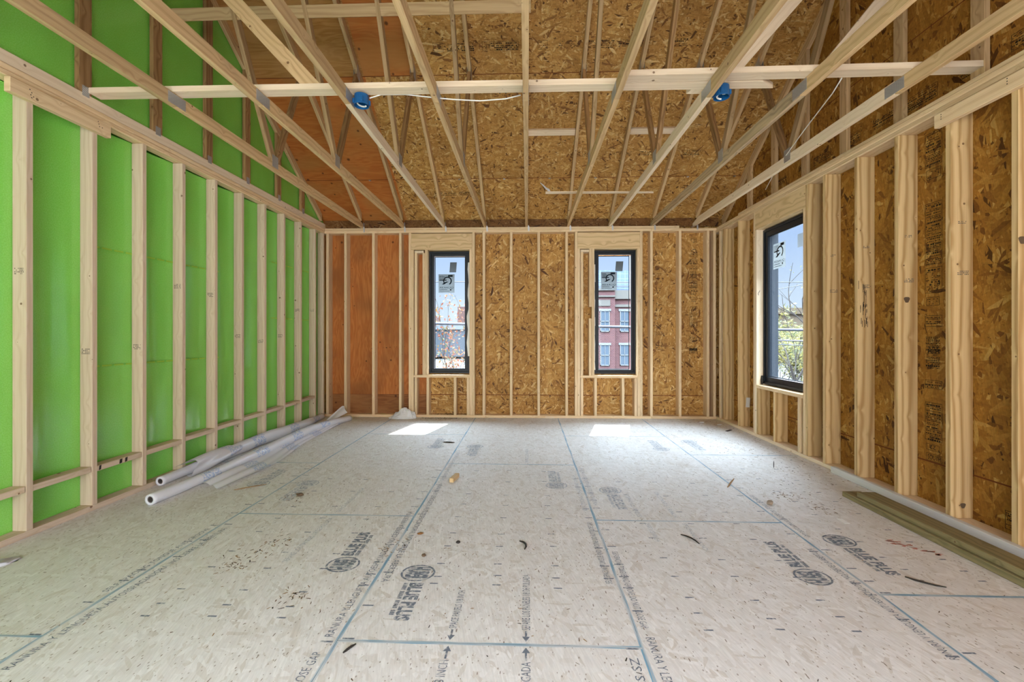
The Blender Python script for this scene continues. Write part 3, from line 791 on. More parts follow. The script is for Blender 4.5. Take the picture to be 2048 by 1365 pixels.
for i in range(14):
    z = 2.30 - i * .10; x = W1[1] - .012 - .018 * (.5 + .5 * math.sin(i * 1.7)) - (.012 if i > 7 else 0)
    quad(bm, [(x, D + .096, z), (W1[1] + .006, D + .096, z), (W1[1] + .006, D + .096, z - .1), (W1[1] - .012 - .018 * (.5 + .5 * math.sin((i + 1) * 1.7)) - (.012 if i + 1 > 7 else 0), D + .096, z - .1)])
setp(link('house_wrap_edge', bm, M['wrap'], w1), 'torn white wrap edge on the frame')
bm = bmesh.new()
for i in range(12):
    z = .70 + i * .13; w = .006 + .010 * R.random()
    quad(bm, [(W2[0] - .004, D + .097, z), (W2[0] + w, D + .097, z), (W2[0] + .004 + .008 * R.random(), D + .097, z + .13), (W2[0] - .004, D + .097, z + .13)])
setp(link('house_wrap_edge', bm, M['wrap'], w2), 'torn white wrap edge on the frame')

bm = bmesh.new(); tube(bm, [(B + .055, 5.395, .632), (B + .057, 5.396, .68), (B + .060, 5.398, .735)], [.012, .016, .010], 8)
setp(link('flashing_tape', bm, M['dark'], w3), 'black flashing tape lump in the lower corner')
# ================================================================== LEFT WALL FRAMING
LS = [2.579 + .4064 * i for i in range(10)]
for i, y in enumerate(LS):
    n = 9 - i
    bow = R.uniform(-.003, .003)
    o = post('wall_stud', A - .089, A, y + bow, y + .038 + bow, .0385, HS - .0005, 'spruce',
             'pale two-by-four stud against the green membrane, %s from the back corner' % ORD[n + 0] if n else 'pale two-by-four stud against the green membrane, closest to the back corner', group='studs of the green wall')
    grain_stamp(o, 'Y', (A - .045, y + bow - .0006, (1.62, 1.12, 1.14, 1.66, 1.62, 1.22, 1.16, 1.22, 1.56, 1.58)[i]), .06, 4)
post('corner_stud', A - .089, A - .001, D - .042, D - .003, .0385, HS - .0005, 'spruce', 'stud closing the back corner at the end of the green wall', 'stud')
lumber('bottom_plate', (A - .0445, REAR, .019), (A - .0445, D + .12, .019), (1, 0, 0), .089, .038, 'spruce', 'bottom plate on the floor below the green membrane studs', 'wall plate')
lumber('top_plate', (A - .0445, REAR, HS + .019), (A - .0445, D + .12, HS + .019), (1, 0, 0), .089, .0350, 'plate', 'lower board of the double top plate over the green wall', 'wall plate', bev=.005)
lumber('top_plate', (A - .0485, REAR, HS + .057), (A - .0485, D + .12, HS + .057), (1, 0, 0), .089, .0350, 'plate', 'upper board of the double top plate over the green wall', 'wall plate', bev=.005)
bm = bmesh.new(); bar(bm, (A + .019, 2.465, 2.672), (A + .019, 3.09, 2.672), (0, 0, 1), .087, .038)
o = setp(link('ledger_board', bm, M['plate']), 'short board nailed along the top of the nearest green wall studs', 'board', kind='thing')
bm = bmesh.new()
for y, z in ((2.565, 2.69), (2.575, 2.675), (2.57, 2.66), (2.585, 2.655), (2.575, 2.645), (2.99, 2.70), (2.995, 2.685), (3.0, 2.67), (3.02, 2.67)):
    quad(bm, [(A + .0385, y, z), (A + .0385, y + .006, z), (A + .0385, y + .006, z + .006), (A + .0385, y, z + .006)])
setp(link('nail_hole', bm, M['dark'], o), 'dark nail holes', kind='stuff')
BZ = [.290, .287, .283, .286, .300, .308, .318, .322, .328, .334]
for i in range(10):
    ya = (LS[i - 1] + .040) if i else 2.2; yb = LS[i] - .002
    o = lumber('stud_blocking', (A - .0455, ya, BZ[i] + .0), (A - .0455, yb, BZ[i] + .002), (1, 0, 0), .087, .038, 'spruce',
               'low horizontal block between green wall studs, %s from the back corner' % ORD[9 - i] if i < 9 else 'low horizontal block between green wall studs, closest to the back corner', 'blocking', 'blocking low on the green wall')
    if i == 2:
        bm = bmesh.new()
        for y, w in ((ya + .012, .016), (ya + .17, .022), (ya + .215, .020)): quad(bm, [(A + .0, y, BZ[i] - .015), (A + .0, y + w, BZ[i] - .012), (A + .0, y + w + .004, BZ[i] + .018), (A + .0, y + .004, BZ[i] + .016)])
        bmesh.ops.translate(bm, verts=bm.verts, vec=(-.0014, 0, 0))
        setp(link('ink_mark', bm, M['dark'], o), 'black ink marks', kind='stuff')
        o['label'] = 'low horizontal block with black ink marks, between green wall studs'
# faded yellow chalk lines on the membrane
bm = bmesh.new()
for z, ya, yb in ((1.85, 3.05, 4.4), (.99, 3.05, 4.4), (1.42, 5.3, 6.3), (2.1, 5.3, 6.3)):
    n = 14
    for i in range(n):
        a, b2 = ya + (yb - ya) * i / n, ya + (yb - ya) * (i + .8) / n
        if any(abs(a - q) < .05 for q in LS): continue
        quad(bm, [(SL + .012, a, z), (SL + .012, b2, z), (SL + .012, b2, z + .012), (SL + .012, a, z + .012)])
M['ychalk'] = plain('yellow_chalk', (.32, .60, .06), .8)
bmesh.ops.translate(bm, verts=bm.verts, vec=(-.009, 0, 0))
setp(link('chalk_line', bm, M['ychalk'], wall_left), 'faint yellow chalk line')

# ================================================================== BACK WALL FRAMING
def bstud(x, label, z0=.0385, z1=HS - .0005, mat='plate', name='wall_stud', cat='stud', y0=D, y1=SH - .001, group='studs of the back wall', w=.038):
    return post(name, x, x + w, y0, y1, z0, z1, mat, label, cat, group)
for x, lb in ((-2.990, 'stud at the back corner beside the green wall end'), (-2.718, 'back wall stud in front of orange plywood, first past the corner stud'), (-2.299, 'back wall stud in front of orange plywood, second past the corner stud'),
              (-1.897, 'back wall stud in front of orange plywood, beside the plywood-side window frame'),
              (-.657, 'back wall stud between the windows, beside the plywood-side window frame'), (-.255, 'back wall stud between the windows, second from the plywood-side window'),
              (.148, 'back wall stud between the windows, third from the plywood-side window'), (.557, 'back wall stud between the windows, beside the brick-view window frame'),
              (1.783, 'back wall stud beyond the brick-view window, beside its frame'), (2.193, 'back wall stud beyond the brick-view window, between two printed panels'), (2.592, 'back wall stud beyond the brick-view window, near the side wall corner'),
              (2.686, 'last stud of the back wall, at the side wall corner')):
    bstud(x, lb)
win = {1: 'plywood-side back window', 2: 'brick-view back window'}
for k, (kl, jl, jr, kr, f1, f2, f3) in {1: (-1.752, -1.7135, -.8505, -.812, -1.664, -1.546, -1.5075), 2: (.6955, .734, 1.598, 1.6365, .778, .9015, .9400)}.items():
    q = win[k]; left, right = ('plywood side', 'middle-wall side') if k == 1 else ('middle-wall side', 'printed-panel side')
    bstud(kl, 'full-height king stud framing the %s, %s' % (q, left), name='king_stud', group='window framing of the back wall')
    bstud(jl, 'trimmer stud under the header of the %s, %s' % (q, left), z1=2.4735, name='trimmer_stud', group='window framing of the back wall')
    bstud(jr, 'trimmer stud under the header of the %s, %s' % (q, right), z1=2.4735, name='trimmer_stud', group='window framing of the back wall')
    bstud(kr, 'full-height king stud framing the %s, %s' % (q, right), name='king_stud', group='window framing of the back wall')
    h0, h1 = jl + .0005, jr + .0375
    post('window_header', h0, h1, D, SH - .001, 2.474, 2.7135, 'header', 'wide wooden header board over the %s' % q, 'header')
    s0, s1 = jl + .0385, jr - .0005
    post('rough_sill', s0, s1, D, SH - .001, .588, .6255, 'plate', 'flat rough sill board below the %s' % q, 'sill board')
    zt, zb = .5875, .0385
    cr = (-1.664, -1.486, -1.082, -.890) if k == 1 else (.778, .976, 1.374, 1.556)
    for i, x in enumerate(cr):
        bstud(x, 'short cripple stud below the %s sill, %s from its %s' % (q, ORD[i], left), z0=zb, z1=zt, name='cripple_stud', group='cripple studs of the back wall')
    bstud(f1, 'thin filler stud beside the %s, next to the trimmer' % q, z0=.626, z1=2.428, name='filler_stud', group='window framing of the back wall')
    post('filler_block', f1, f2 + .018 if k == 1 else f2 - .001, D, SH - .001, 2.4285, 2.462, 'brace', 'small flat block above the filler stud of the %s' % q, 'block')
    if k == 1: bstud(f2, 'inner filler stud of the %s, away from its frame' % q, z0=.626, z1=2.428, name='filler_stud', group='window framing of the back wall')
    else:
        bstud(f2, 'upper piece of the split filler stud beside the %s' % q, z0=1.628, z1=2.4735, name='filler_stud', group='window framing of the back wall')
        bstud(f2 - .003, 'lower piece of the split filler stud beside the %s' % q, z0=.626, z1=1.46, name='filler_stud', group='window framing of the back wall')
    bstud(f3, 'filler stud touching the frame of the %s' % q, z0=.626, z1=2.4735, name='filler_stud', group='window framing of the back wall')
def plate_y(x0, x1, z, label, name):
    return lumber(name, (x0, (D + SH) / 2, z), (x1, (D + SH) / 2, z), (0, 1, 0), SH - D - .001, .0375, 'plate', label, 'wall plate')
plate_y(A + .001, 1.80, .019, 'long bottom plate of the back wall, from the green wall on', 'bottom_plate')
plate_y(1.802, B - .001, .019, 'short bottom plate of the back wall, below the printed panels', 'bottom_plate')
plate_y(A + .001, 1.80, HS + .019, 'lower board of the back wall top plate, from the green wall on', 'top_plate')
plate_y(1.802, B - .001, HS + .019, 'lower board of the back wall top plate, over the printed panels', 'top_plate')
plate_y(A + .001, 2.20, HS + .057, 'upper board of the back wall top plate carrying the truss ends', 'top_plate')
bm = bmesh.new(); bar(bm, (.26, D - .012, .014), (.385, D - .012, .014), (0, 0, 1), .026, .02, .001)
setp(link('wood_shim', bm, M['brace']), 'small pale shim standing against the back bottom plate', 'shim', kind='thing')

# printed panels on the back wall: rows of small print
def print_block(b, P, u0, u1, z0, z1, seed, frame=True, fill=.8):
    r = random.Random(seed)
    def blk(a0, a1, c0, c1): quad(b, [P(a0, c0), P(a1, c0), P(a1, c1), P(a0, c1)], [(0, 0)] * 4)
    if frame:
        t = .0028
        blk(u0, u1, z0, z0 + t); blk(u0, u1, z1 - t, z1); blk(u0, u0 + t, z0, z1); blk(u1 - t, u1, z0, z1)
    z = z1 - .012
    while z > z0 + .008:
        h = r.choice((.005, .005, .007, .012)); u = u0 + .008 + r.random() * .01
        while u < u1 - .01:
            l = r.uniform(.004, .016)
            if r.random() < fill: blk(u, min(u + l, u1 - .006), z - h, z)
            u += l + r.uniform(.002, .005)
        z -= h + r.choice((.005, .006, .012))
def panel_text(b, P, t, u0, u1, z0, z1, mirror=False, flip=False):
    bt = bmesh.new(); text_bm(bt, t, 1.0, Matrix.Identity(4)); w = max(v.co.x for v in bt.verts)
    for f in bt.faces:
        vs = []
        for v in f.verts:
            a, c = v.co.x / w, v.co.y / .72
            if mirror: a = 1 - a
            if flip: a, c = 1 - a, 1 - c
            vs.append(b.verts.new(P(u0 + (u1 - u0) * a, z0 + (z1 - z0) * c)))
        try: b.faces.new(vs)
        except ValueError: pass
    bt.free()
b = bmesh.new(); PB_ = lambda u, z: (u, SH - .0008, z)
zz = 2.66
rr = random.Random(5)
while zz > 1.0:
    h = rr.choice((.05, .08, .10, .12)); print_block(b, PB_, 2.395 + rr.uniform(-.008, .008), 2.51, zz - h, zz, int(zz * 100), rr.random() < .6, .75); zz -= h + rr.choice((.02, .04, .06))
for i in range(14): quad(b, [PB_(2.395 + .008 * i, .985), PB_(2.402 + .008 * i, .985), PB_(2.402 + .008 * i, 1.02), PB_(2.395 + .008 * i, 1.02)])
zz = 2.62
while zz > .85:
    h = rr.choice((.04, .06, .10)); print_block(b, PB_, 1.90, 1.99 + rr.uniform(-.01, .01), zz - h, zz, int(zz * 90), rr.random() < .2, .45); zz -= h + rr.choice((.04, .06, .12))
print_block(b, PB_, -1.20, -1.13, .44, .50, 4, True, .6)
for i in range(10): print_block(b, PB_, -2.37 + i * .055, -2.37 + i * .055 + .04, 1.0 + i * .003, 1.03 + i * .003, 40 + i, False, .6)
setp(link('panel_print', b, M['print'], wall_back), 'columns of black panel print')

# ================================================================== RIGHT WALL FRAMING
def rstud(y, label, z0=.0385, z1=HS - .0055, x1=SR - .001, name='wall_stud', mat='pine', dy=0.0, group='studs of the strand board side wall'):
    return post(name, B, x1, y, y + .038, z0, z1, mat, label, 'stud', group)
RS = [(2.5745, 'pine stud of the side wall, closest to the camera, with a knot hole'), (2.971, 'wide pine stud of the side wall with a tall oval grain figure'), (3.378, 'wide pine stud of the side wall with a big cracked knot at mid height'),
      (3.784, 'wide pine stud of the side wall with black stains at mid height'), (4.182, 'pine stud of the side wall standing just before the window king stud'),
      (5.85, 'weathered side wall stud carrying the white tag, between window and corner'), (6.289, 'grey-brown side wall stud next to the back corner')]
for i, (y, lb) in enumerate(RS):
    o = rstud(y, lb, z1=HS - .0305, mat='pine')
    if i in (1, 2, 3, 4): grain_stamp(o, 'Y', (B + .07, y - .0006, 1.95), .05, 2); grain_stamp(o, 'Y', (B + .075, y - .0006, 1.63), .07, 3)
    if i == 3:
        bm = bmesh.new()
        for k in range(34):
            u, z = R.gauss(B + .055, .02), R.uniform(1.28, 1.62)
            h = R.uniform(.02, .07); quad(bm, [(u, y - .0007, z), (u + .004, y - .0007, z), (u + .005, y - .0007, z + h), (u + .001, y - .0007, z + h)])
        setp(link('black_stain', bm, M['dark'], o), 'black mildew streaks', kind='stuff')
    if i in (1, 2, 0):
        bm = bmesh.new(); cz, cu, rr_ = ((.12, B + .075, .016), (.40, B + .055, .018), (1.75, B + .02, .02))[(1, 2, 0).index(i)]
        if i == 2: cz, cu, rr_ = 1.48, B + .06, .02
        vs = [bm.verts.new((cu + rr_ * (1 + .25 * math.sin(3 * t)) * math.cos(t), y - .0007, cz + rr_ * 1.3 * (1 + .2 * math.cos(2 * t)) * math.sin(t))) for t in [2 * math.pi * q / 14 for q in range(14)]]
        bm.faces.new(vs); setp(link('knot', bm, M['dirt'], o), 'large dark knot')
rstud(6.418, 'narrow end stud of the side wall in the back corner', mat='plate', z1=HS - .0305)
rstud(4.4385, 'king stud beside the side window with big round knots, camera side', name='king_stud', z1=HS - .0305, group='window framing of the side wall')
rstud(4.4768, 'trimmer stub below the sill of the side window, camera side', name='trimmer_stud', z1=2.4735, mat='plate', group='window framing of the side wall')
rstud(4.5655, 'cripple stud under the side window sill, closest to the camera', name='cripple_stud', z1=.5875, mat='plate', group='cripple studs of the side wall')
rstud(5.014, 'cripple stud under the middle of the side window sill', name='cripple_stud', z1=.5875, group='cripple studs of the side wall')
rstud(5.373, 'cripple stud under the far end of the side window sill', name='cripple_stud', z1=.5875, group='cripple studs of the side wall')
o = rstud(5.4115, 'pale trimmer stud at the far edge of the side window', name='trimmer_stud', z1=2.4735, mat='brace', group='window framing of the side wall')
bm = bmesh.new()
tube(bm, [(B + .028 + .010 * math.cos(t * .9), 5.4095, 1.72 + .028 - t * .011) for t in range(6)], .0025, 6)
setp(link('knot_scar', bm, M['dark'], o), 'dark curl mark')
rstud(5.4498, 'king stud at the far edge of the side window', name='king_stud', z1=HS - .0305, mat='plate', group='window framing of the side wall')
post('window_header', B + .001, SR - .001, 4.4772, 5.4492, 2.474, HS - .0305, 'header', 'wide wooden header board over the side window', 'header')
post('rough_sill', B - .004, SR - .001, 4.516, 5.4105, .588, .6255, 'plate', 'sill board below the side window', 'sill board')
def plate_x(y0, y1, z, label, name, x0=B, x1=SR - .001, mat='plate'):
    return lumber(name, ((x0 + x1) / 2, y0, z), ((x0 + x1) / 2, y1, z), (1, 0, 0), x1 - x0, .0375, mat, label, 'wall plate', bev=.005)
plate_x(REAR, D + .13, .019, 'bottom plate below the studs of the side wall', 'bottom_plate', mat='brace')
plate_x(REAR, D + .135, HS - .011, 'lower board of the side wall top plate', 'top_plate', mat='plate')
plate_x(REAR, D + .135, HS + .027, 'upper board of the side wall top plate', 'top_plate', mat='plate')
lumber('nailer_board', (B + .055, REAR, HS + .062), (B + .055, 5.9, HS + .062), (1, 0, 0), .087, .030, 'plate', 'third board laid on the side wall top plate under the gable', 'board')
bm = bmesh.new(); bar(bm, (B - .019, .9, 2.632), (B - .019, 3.05, 2.632), (0, 0, 1), .089, .038, .004)
o = setp(link('ledger_board', bm, M['plate']), 'rounded board nailed along the top of the nearest side wall studs', 'board', kind='thing')
bm = bmesh.new()
for y, z in ((3.0, 2.655), (3.0, 2.64), (3.0, 2.625), (2.6, 2.66), (2.6, 2.645), (2.6, 2.63)): quad(bm, [(B - .0385, y, z), (B - .0385, y - .006, z), (B - .0385, y - .006, z + .006), (B - .0385, y, z + .006)])
setp(link('nail_hole', bm, M['dark'], o), 'dark nail holes', kind='stuff')
bm = bmesh.new(); bar(bm, (2.866, 5.8495, .345), (2.872, 5.8495, .345), (0, 0, 1), .12, .045, .002); bmesh.ops.translate(bm, verts=bm.verts, vec=(-.012, -.003, 0))
bm.free(); bm = bmesh.new(); box(bm, 2.818, 2.868, 5.8425, 5.8495, .285, .41, bev=.003)
bmesh.ops.rotate(bm, verts=bm.verts, cent=(2.84, 5.845, .345), matrix=Matrix.Rotation(.06, 3, 'Y'))
t_ = setp(link('white_tag', bm, M['white']), 'small white tag on the stud between side window and corner', 'tag', kind='thing')

# print on the right wall panels
b = bmesh.new(); PR = lambda u, z: (SR - .0008, u, z)
ua, ub = 3.318, 3.186
print_block(b, PR, ub, ua, 2.42, 2.66, 1, True, .85); print_block(b, PR, ub + .01, ua - .01, 2.33, 2.40, 2, True, .4); print_block(b, PR, ub, ua, 1.72, 2.16, 3, True, .85)
print_block(b, PR, ub, ua, 1.52, 1.70, 9, True, .5); print_block(b, PR, ub + .02, ua - .01, 1.43, 1.49, 6, True, .4)
print_block(b, PR, ub, ua, 1.28, 1.36, 7, True, .7); print_block(b, PR, ub + .005, ua, .98, 1.22, 8, False, .9)
panel_text(b, PR, 'APA', ua - .02, ub + .02, 1.09, 1.14)
print_block(b, PR, ub, ua, .84, .90, 10, True, .7); print_block(b, PR, ub, ua, .47, .74, 11, True, .85)
for q, (c0, c1) in enumerate(((.40, .445),)):
    t = .0025
    for a0, a1, d0, d1 in ((ub + .02, ua - .01, c0, c0 + t), (ub + .02, ua - .01, c1 - t, c1), (ub + .02, ub + .02 + t, c0, c1), (ua - .01 - t, ua - .01, c0, c1)): quad(b, [PR(a0, d0), PR(a1, d0), PR(a1, d1), PR(a0, d1)], [(0, 0)] * 4)
panel_text(b, PR, '22', ua - .035, ub + .045, .408, .437, False, True)
t = .0025
for a0, a1, d0, d1 in ((ub, ua - .01, .325, .325 + t), (ub, ua - .01, .375, .3775), (ub, ub + t, .325, .3775), (ua - .01 - t, ua - .01, .325, .3775)): quad(b, [PR(a0, d0), PR(a1, d0), PR(a1, d1), PR(a0, d1)], [(0, 0)] * 4)
panel_text(b, PR, 'SOUTH', ua - .02, ub + .01, .335, .37)
for i, (u0, u1, z0, z1) in enumerate(((2.78, 2.70, .06, .17), (2.66, 2.63, .06, .14), (3.50, 3.46, .1, .25), (3.60, 3.47, .16, .24))): print_block(b, PR, u1, u0, z0, z1, 60 + i, i == 0, .8)
PG = lambda u, z: (SR - .0008, u, z)
for i in range(9): print_block(b, PG, 2.5 + i * .36, 2.5 + i * .36 + R.uniform(.15, .3), 2.90, 3.0, 70 + i, i % 2 == 0, .8)
setp(link('panel_print', b, M['print'], wall_right), 'black panel print between the studs')
# print on the roof panels (each row lies along a course)
b = bmesh.new()
def PC(y_):
    def f(u, w):                                   # u = x, w = metres up the slope from y_
        y = y_ - w / cs; return (u, y, zs(y) - .0012)
    return f
def roof_row(x0, x1, y_, h, seed):
    r = random.Random(seed); x = x0
    while x < x1:
        w = r.choice((.05, .10, .22, .30))
        print_block(b, PC(y_), x, min(x + w, x1), 0, h, seed + int(x * 50), r.random() < .7, .7 if w > .1 else .35); x += w + r.choice((.03, .08, .2))
roof_row(-.98, 2.4, 4.66, .085, 100); roof_row(-.96, .58, 5.04, .075, 120); roof_row(.62, 2.2, 5.72, .07, 140); roof_row(-1.6, -.3, 6.22, .075, 160)
setp(link('panel_print', b, M['print'], ceiling), 'rows of black panel print')

# ================================================================== TRUSSES
TW = .038; CH = .089
def band(p, q, w):
    """quad polygon of width w whose lower edge runs p->q (YZ)"""
    d = Vector((q[0] - p[0], q[1] - p[1])).normalized(); n = Vector((-d.y, d.x)) * w
    if n.y < 0: n = -n
    return [p, q, (q[0] + n.x, q[1] + n.y), (p[0] + n.x, p[1] + n.y)]
def cband(p, q, w):
    d = Vector((q[0] - p[0], q[1] - p[1])).normalized(); n = Vector((-d.y, d.x)) * (w / 2)
    return [(p[0] - n.x, p[1] - n.y), (q[0] - n.x, q[1] - n.y), (q[0] + n.x, q[1] + n.y), (p[0] + n.x, p[1] + n.y)]
def mir(pts): return [(2 * RIDGE - y, z) for y, z in pts]
REARW = 2 * RIDGE - SH
CZ = PT + .0008
def truss(k, label):
    x = .6096 * k - .01; x0, x1 = x - TW / 2, x + TW / 2
    root = empty('roof_truss', (x, D, CZ), label, 'roof truss', 'roof trusses', 'thing')
    def member(nm, pts, ax, mat, a=x0, b_=x1):
        bm = bmesh.new(); prism(bm, pts, a, b_, ax); return link(nm, bm, M[mat], root)
    yh = 6.58 - (CZ + .089 - 2.83) / SLOPE       # where the rafter underside meets the chord top
    member('bottom_chord', [(SH - .012, CZ), (SH - .012, CZ + .03), (yh - .12, CZ + CH), (3.013, CZ + CH), (3.013, CZ)], (0, 1, 0), 'greywood' if k == 3 else R.choice(['truss', 'truss', 'brace']))
    member('bottom_chord', [(3.010, CZ), (3.010, CZ + CH), (REARW + .3, CZ + CH), (REARW, CZ + .03), (REARW, CZ)], (0, 1, 0), 'truss')
    for rear in (0, 1):
        f = mir if rear else (lambda p: p)
        ax = (0, -1, SLOPE) if not rear else (0, 1, SLOPE)
        member('top_chord', f([(yh, CZ + .0895), (EAVE - .03, zu(EAVE - .03)), (EAVE - .03, zs(EAVE - .03) - .001), (RIDGE + .001, zs(RIDGE) - .001), (RIDGE + .001, zu(RIDGE))] if False else
               [(6.60, zu(6.60)), (EAVE - .02, zu(EAVE - .02)), (EAVE - .02, zs(EAVE - .02) - .001), (RIDGE + .001, zs(RIDGE) - .001), (RIDGE + .001, zu(RIDGE))] if False else
               [(yh - .12, zu(yh - .12)), (yh - .02, CZ + .0895), (SH - .012, CZ + .031) if False else (yh - .02, zs(yh - .02) - .002), (RIDGE + .001, zs(RIDGE) - .002), (RIDGE + .001, zu(RIDGE))]), ax, 'truss')
        node = (4.19, CZ + CH - .004)
        up = (4.755, zu(4.755) - .002); pk = (RIDGE + .03, zu(RIDGE) - .03)
        d = Vector((pk[0] - node[0], pk[1] - node[1])).normalized()
        member('web', f(cband((node[0] + .02, node[1] + .01), (pk[0], pk[1]), .066 if k % 2 else .075)), (0, d.x if not rear else -d.x, d.y), 'webwood' if k != 2 else 'old', x0 + .001, x1 - .001)
        d = Vector((up[0] - node[0], up[1] - node[1])).normalized()
        a_, b_2 = (node[0] + .075, node[1] + .018), (up[0] - .012, up[1] - .028)
        member('web', f(cband(a_, b_2, .07)), (0, d.x if not rear else -d.x, d.y), 'old', x0 + .0015, x1 - .0015)
        for sx in (x0 - .0008, x1 + .0008):
            bm = bmesh.new(); y_ = 4.215; pts = f([(y_ - .045, CZ + .03), (y_ + .055, CZ + .03), (y_ + .055, CZ + CH + .055), (y_ - .045, CZ + CH + .055)])
            prism(bm, pts, sx - .0006, sx + .0006, (0, 1, 0), 0); link('connector_plate', bm, M['galv'], root)
            bm = bmesh.new(); y_, z_ = 4.755, zu(4.755)
            prism(bm, f([(y_ - .05, z_ - .045), (y_ + .03, z_ - .075), (y_ + .045, z_ + .03), (y_ - .04, z_ + .09)]), sx - .0006, sx + .0006, (0, -1, SLOPE), 0); link('connector_plate', bm, M['galv'], root)
    for sx in (x0 - .0008, x1 + .0008):
        bm = bmesh.new(); prism(bm, [(2.935, CZ + .006), (3.09, CZ + .006), (3.09, CZ + CH - .008), (2.935, CZ + CH - .008)], sx - .0006, sx + .0006, (0, 1, 0), 0); link('connector_plate', bm, M['galv'], root)
    bm = bmesh.new(); tx = x1 + .002 if k <= 0 else x1 + .002
    box(bm, tx, tx + .022, D - .0026, D - .0006, PT - .062, PT + .004)
    bar(bm, (tx + .011, D - .004, PT - .055), (tx + .004, D - .006, PT + .02), (1, 0, 0), .02, .0015, 0)
    box(bm, tx - .002, tx - .0008, D - .004, D + .05, PT + .004, PT + .085)
    link('hurricane_tie', bm, M['tie'], root)
    return root
TL = {-4: 'roof truss closest to the green gable, bottom chord nailed across the brace', -3: 'second roof truss out from the green gable', -2: 'roof truss with a blue ceiling box hung beside its bottom chord, on the plywood side',
      -1: 'roof truss just on the plywood side of the middle one', 0: 'middle roof truss, its chord running straight overhead', 1: 'first roof truss past the middle one, toward the side window',
      2: 'roof truss with a blue ceiling box beside its chord, toward the side window', 3: 'grey-stained roof truss, second out from the strand board gable', 4: 'roof truss closest to the strand board gable'}
for k in range(-4, 5): truss(k, TL[k])

def gable_truss(name, x0, x1, label, ys, flip, chord):
    root = empty(name, ((x0 + x1) / 2, D, CZ), label, 'gable truss', None, 'thing')
    if chord:
        bm = bmesh.new(); prism(bm, [(D + .12, CZ), (D + .12, CZ + .075), (REAR, CZ + .075), (REAR, CZ)], x0, x1, (0, 1, 0)); link('bottom_chord', bm, M['brace'], root)
    zb = CZ + (.0755 if chord else 0)
    for y in ys:
        bm = bmesh.new(); prism(bm, [(y, zb), (y + .089, zb), (y + .089, zu(y + .089) - .001), (y, zu(y) - .001)], x0 + .001, x1 - .001, (0, 0, 1)); link('upright', bm, M['old' if x0 < 0 else 'truss'], root)
        bm = bmesh.new(); xx = x1 if x0 < 0 else x0; box(bm, xx - .0008, xx + .0008, y + .02, y + .07, zb - .02 if chord else zb, zb + .05, axis='Z'); link('connector_plate', bm, M['galv'], root)
    for rear in (0, 1):
        f = mir if rear else (lambda p: p)
        bm = bmesh.new(); yb = 6.58 - (zb - 2.83) / SLOPE - .03
        prism(bm, f([(yb, zu(yb)), (yb, zs(yb) - .002), (RIDGE + .001, zs(RIDGE) - .002), (RIDGE + .001, zu(RIDGE))]), x0, x1, (0, -1 if not rear else 1, SLOPE)); link('top_chord', bm, M['truss'], root)
    return root
gable_truss('gable_truss', A - .050, A - .012, 'gable truss of brown uprights in front of the green membrane', [2.30, 2.911, 3.511, 4.105, 4.69, 5.30, 5.88], False, True)
gable_truss('gable_truss', B + .098, B + .136, 'gable truss with flat uprights in front of the strand board gable', [2.24, 2.86, 3.46, 4.055, 4.62, 5.19, 5.76], True, False)

# ---- bracing and loose lumber in the roof
BT = CZ + CH + .0006
def flat_board(name, pts2, z, t, mat, label, cat='brace'):
    bm = bmesh.new(); a = [bm.verts.new((x, y, z)) for x, y in pts2]; b_ = [bm.verts.new((x, y, z + t)) for x, y in pts2]; n = len(a)
    fs = [bm.faces.new(a), bm.faces.new(b_)] + [bm.faces.new((a[i], b_[i], b_[(i + 1) % n], a[(i + 1) % n])) for i in range(n)]
    bmesh.ops.recalc_face_normals(bm, faces=fs); bm.normal_update()
    d = Vector((pts2[1][0] - pts2[0][0], pts2[1][1] - pts2[0][1], 0))
    uvbox(bm, fs, d, Vector((-d.y, d.x, 0)))
    return setp(link(name, bm, M[mat]), label, cat, kind='thing')
flat_board('chord_brace', [(A - .01, 2.972), (1.55, 2.985), (1.66, 3.072), (A - .01, 3.061)], BT, .038, 'brace', 'long pale brace across the chords, from the green gable past the middle')
flat_board('chord_brace', [(.60, 2.893), (B + .10, 2.865), (B + .10, 2.950), (.60, 2.980)], BT, .038, 'brace', 'pale brace lapped beside the other one, running to the strand board gable')
flat_board('brace_offcut', [(1.10, 3.126), (1.115, 3.074), (1.31, 3.078), (1.31, 3.132)], BT, .036, 'brace', 'short brace offcut with an angled end by the second ceiling box')
flat_board('loose_strip', [(.215, 5.235), (1.475, 5.275), (1.49, 5.315), (.215, 5.30)], BT, .012, 'brace', 'thin pale strip lying across the chords near the back wall', 'strip')
def slab_xz(name, pts, y0, y1, mat, label, cat='brace'):
    bm = bmesh.new(); a = [bm.verts.new((x, y0, z)) for x, z in pts]; b_ = [bm.verts.new((x, y1, z)) for x, z in pts]; n = len(a)
    fs = [bm.faces.new(a), bm.faces.new(b_)] + [bm.faces.new((a[i], b_[i], b_[(i + 1) % n], a[(i + 1) % n])) for i in range(n)]
    bmesh.ops.recalc_face_normals(bm, faces=fs); bm.normal_update()
    d = Vector((pts[3][0] - pts[0][0], 0, pts[3][1] - pts[0][1]))
    uvbox(bm, fs, d, Vector((-d.z, 0, d.x)))
    return setp(link(name, bm, M[mat]), label, cat, kind='thing')
ZB = BT + .0385
slab_xz('diagonal_brace', [(-1.545, ZB), (-1.408, ZB), (-2.70, 4.33), (-2.83, 4.33)], 2.978, 3.014, 'truss', 'diagonal brace rising from the chord brace to the green gable peak')
slab_xz('diagonal_brace', [(1.235, ZB), (1.375, ZB), (2.60, 4.33), (2.46, 4.33)], 2.990, 3.026, 'brace', 'diagonal brace rising behind the second ceiling box')
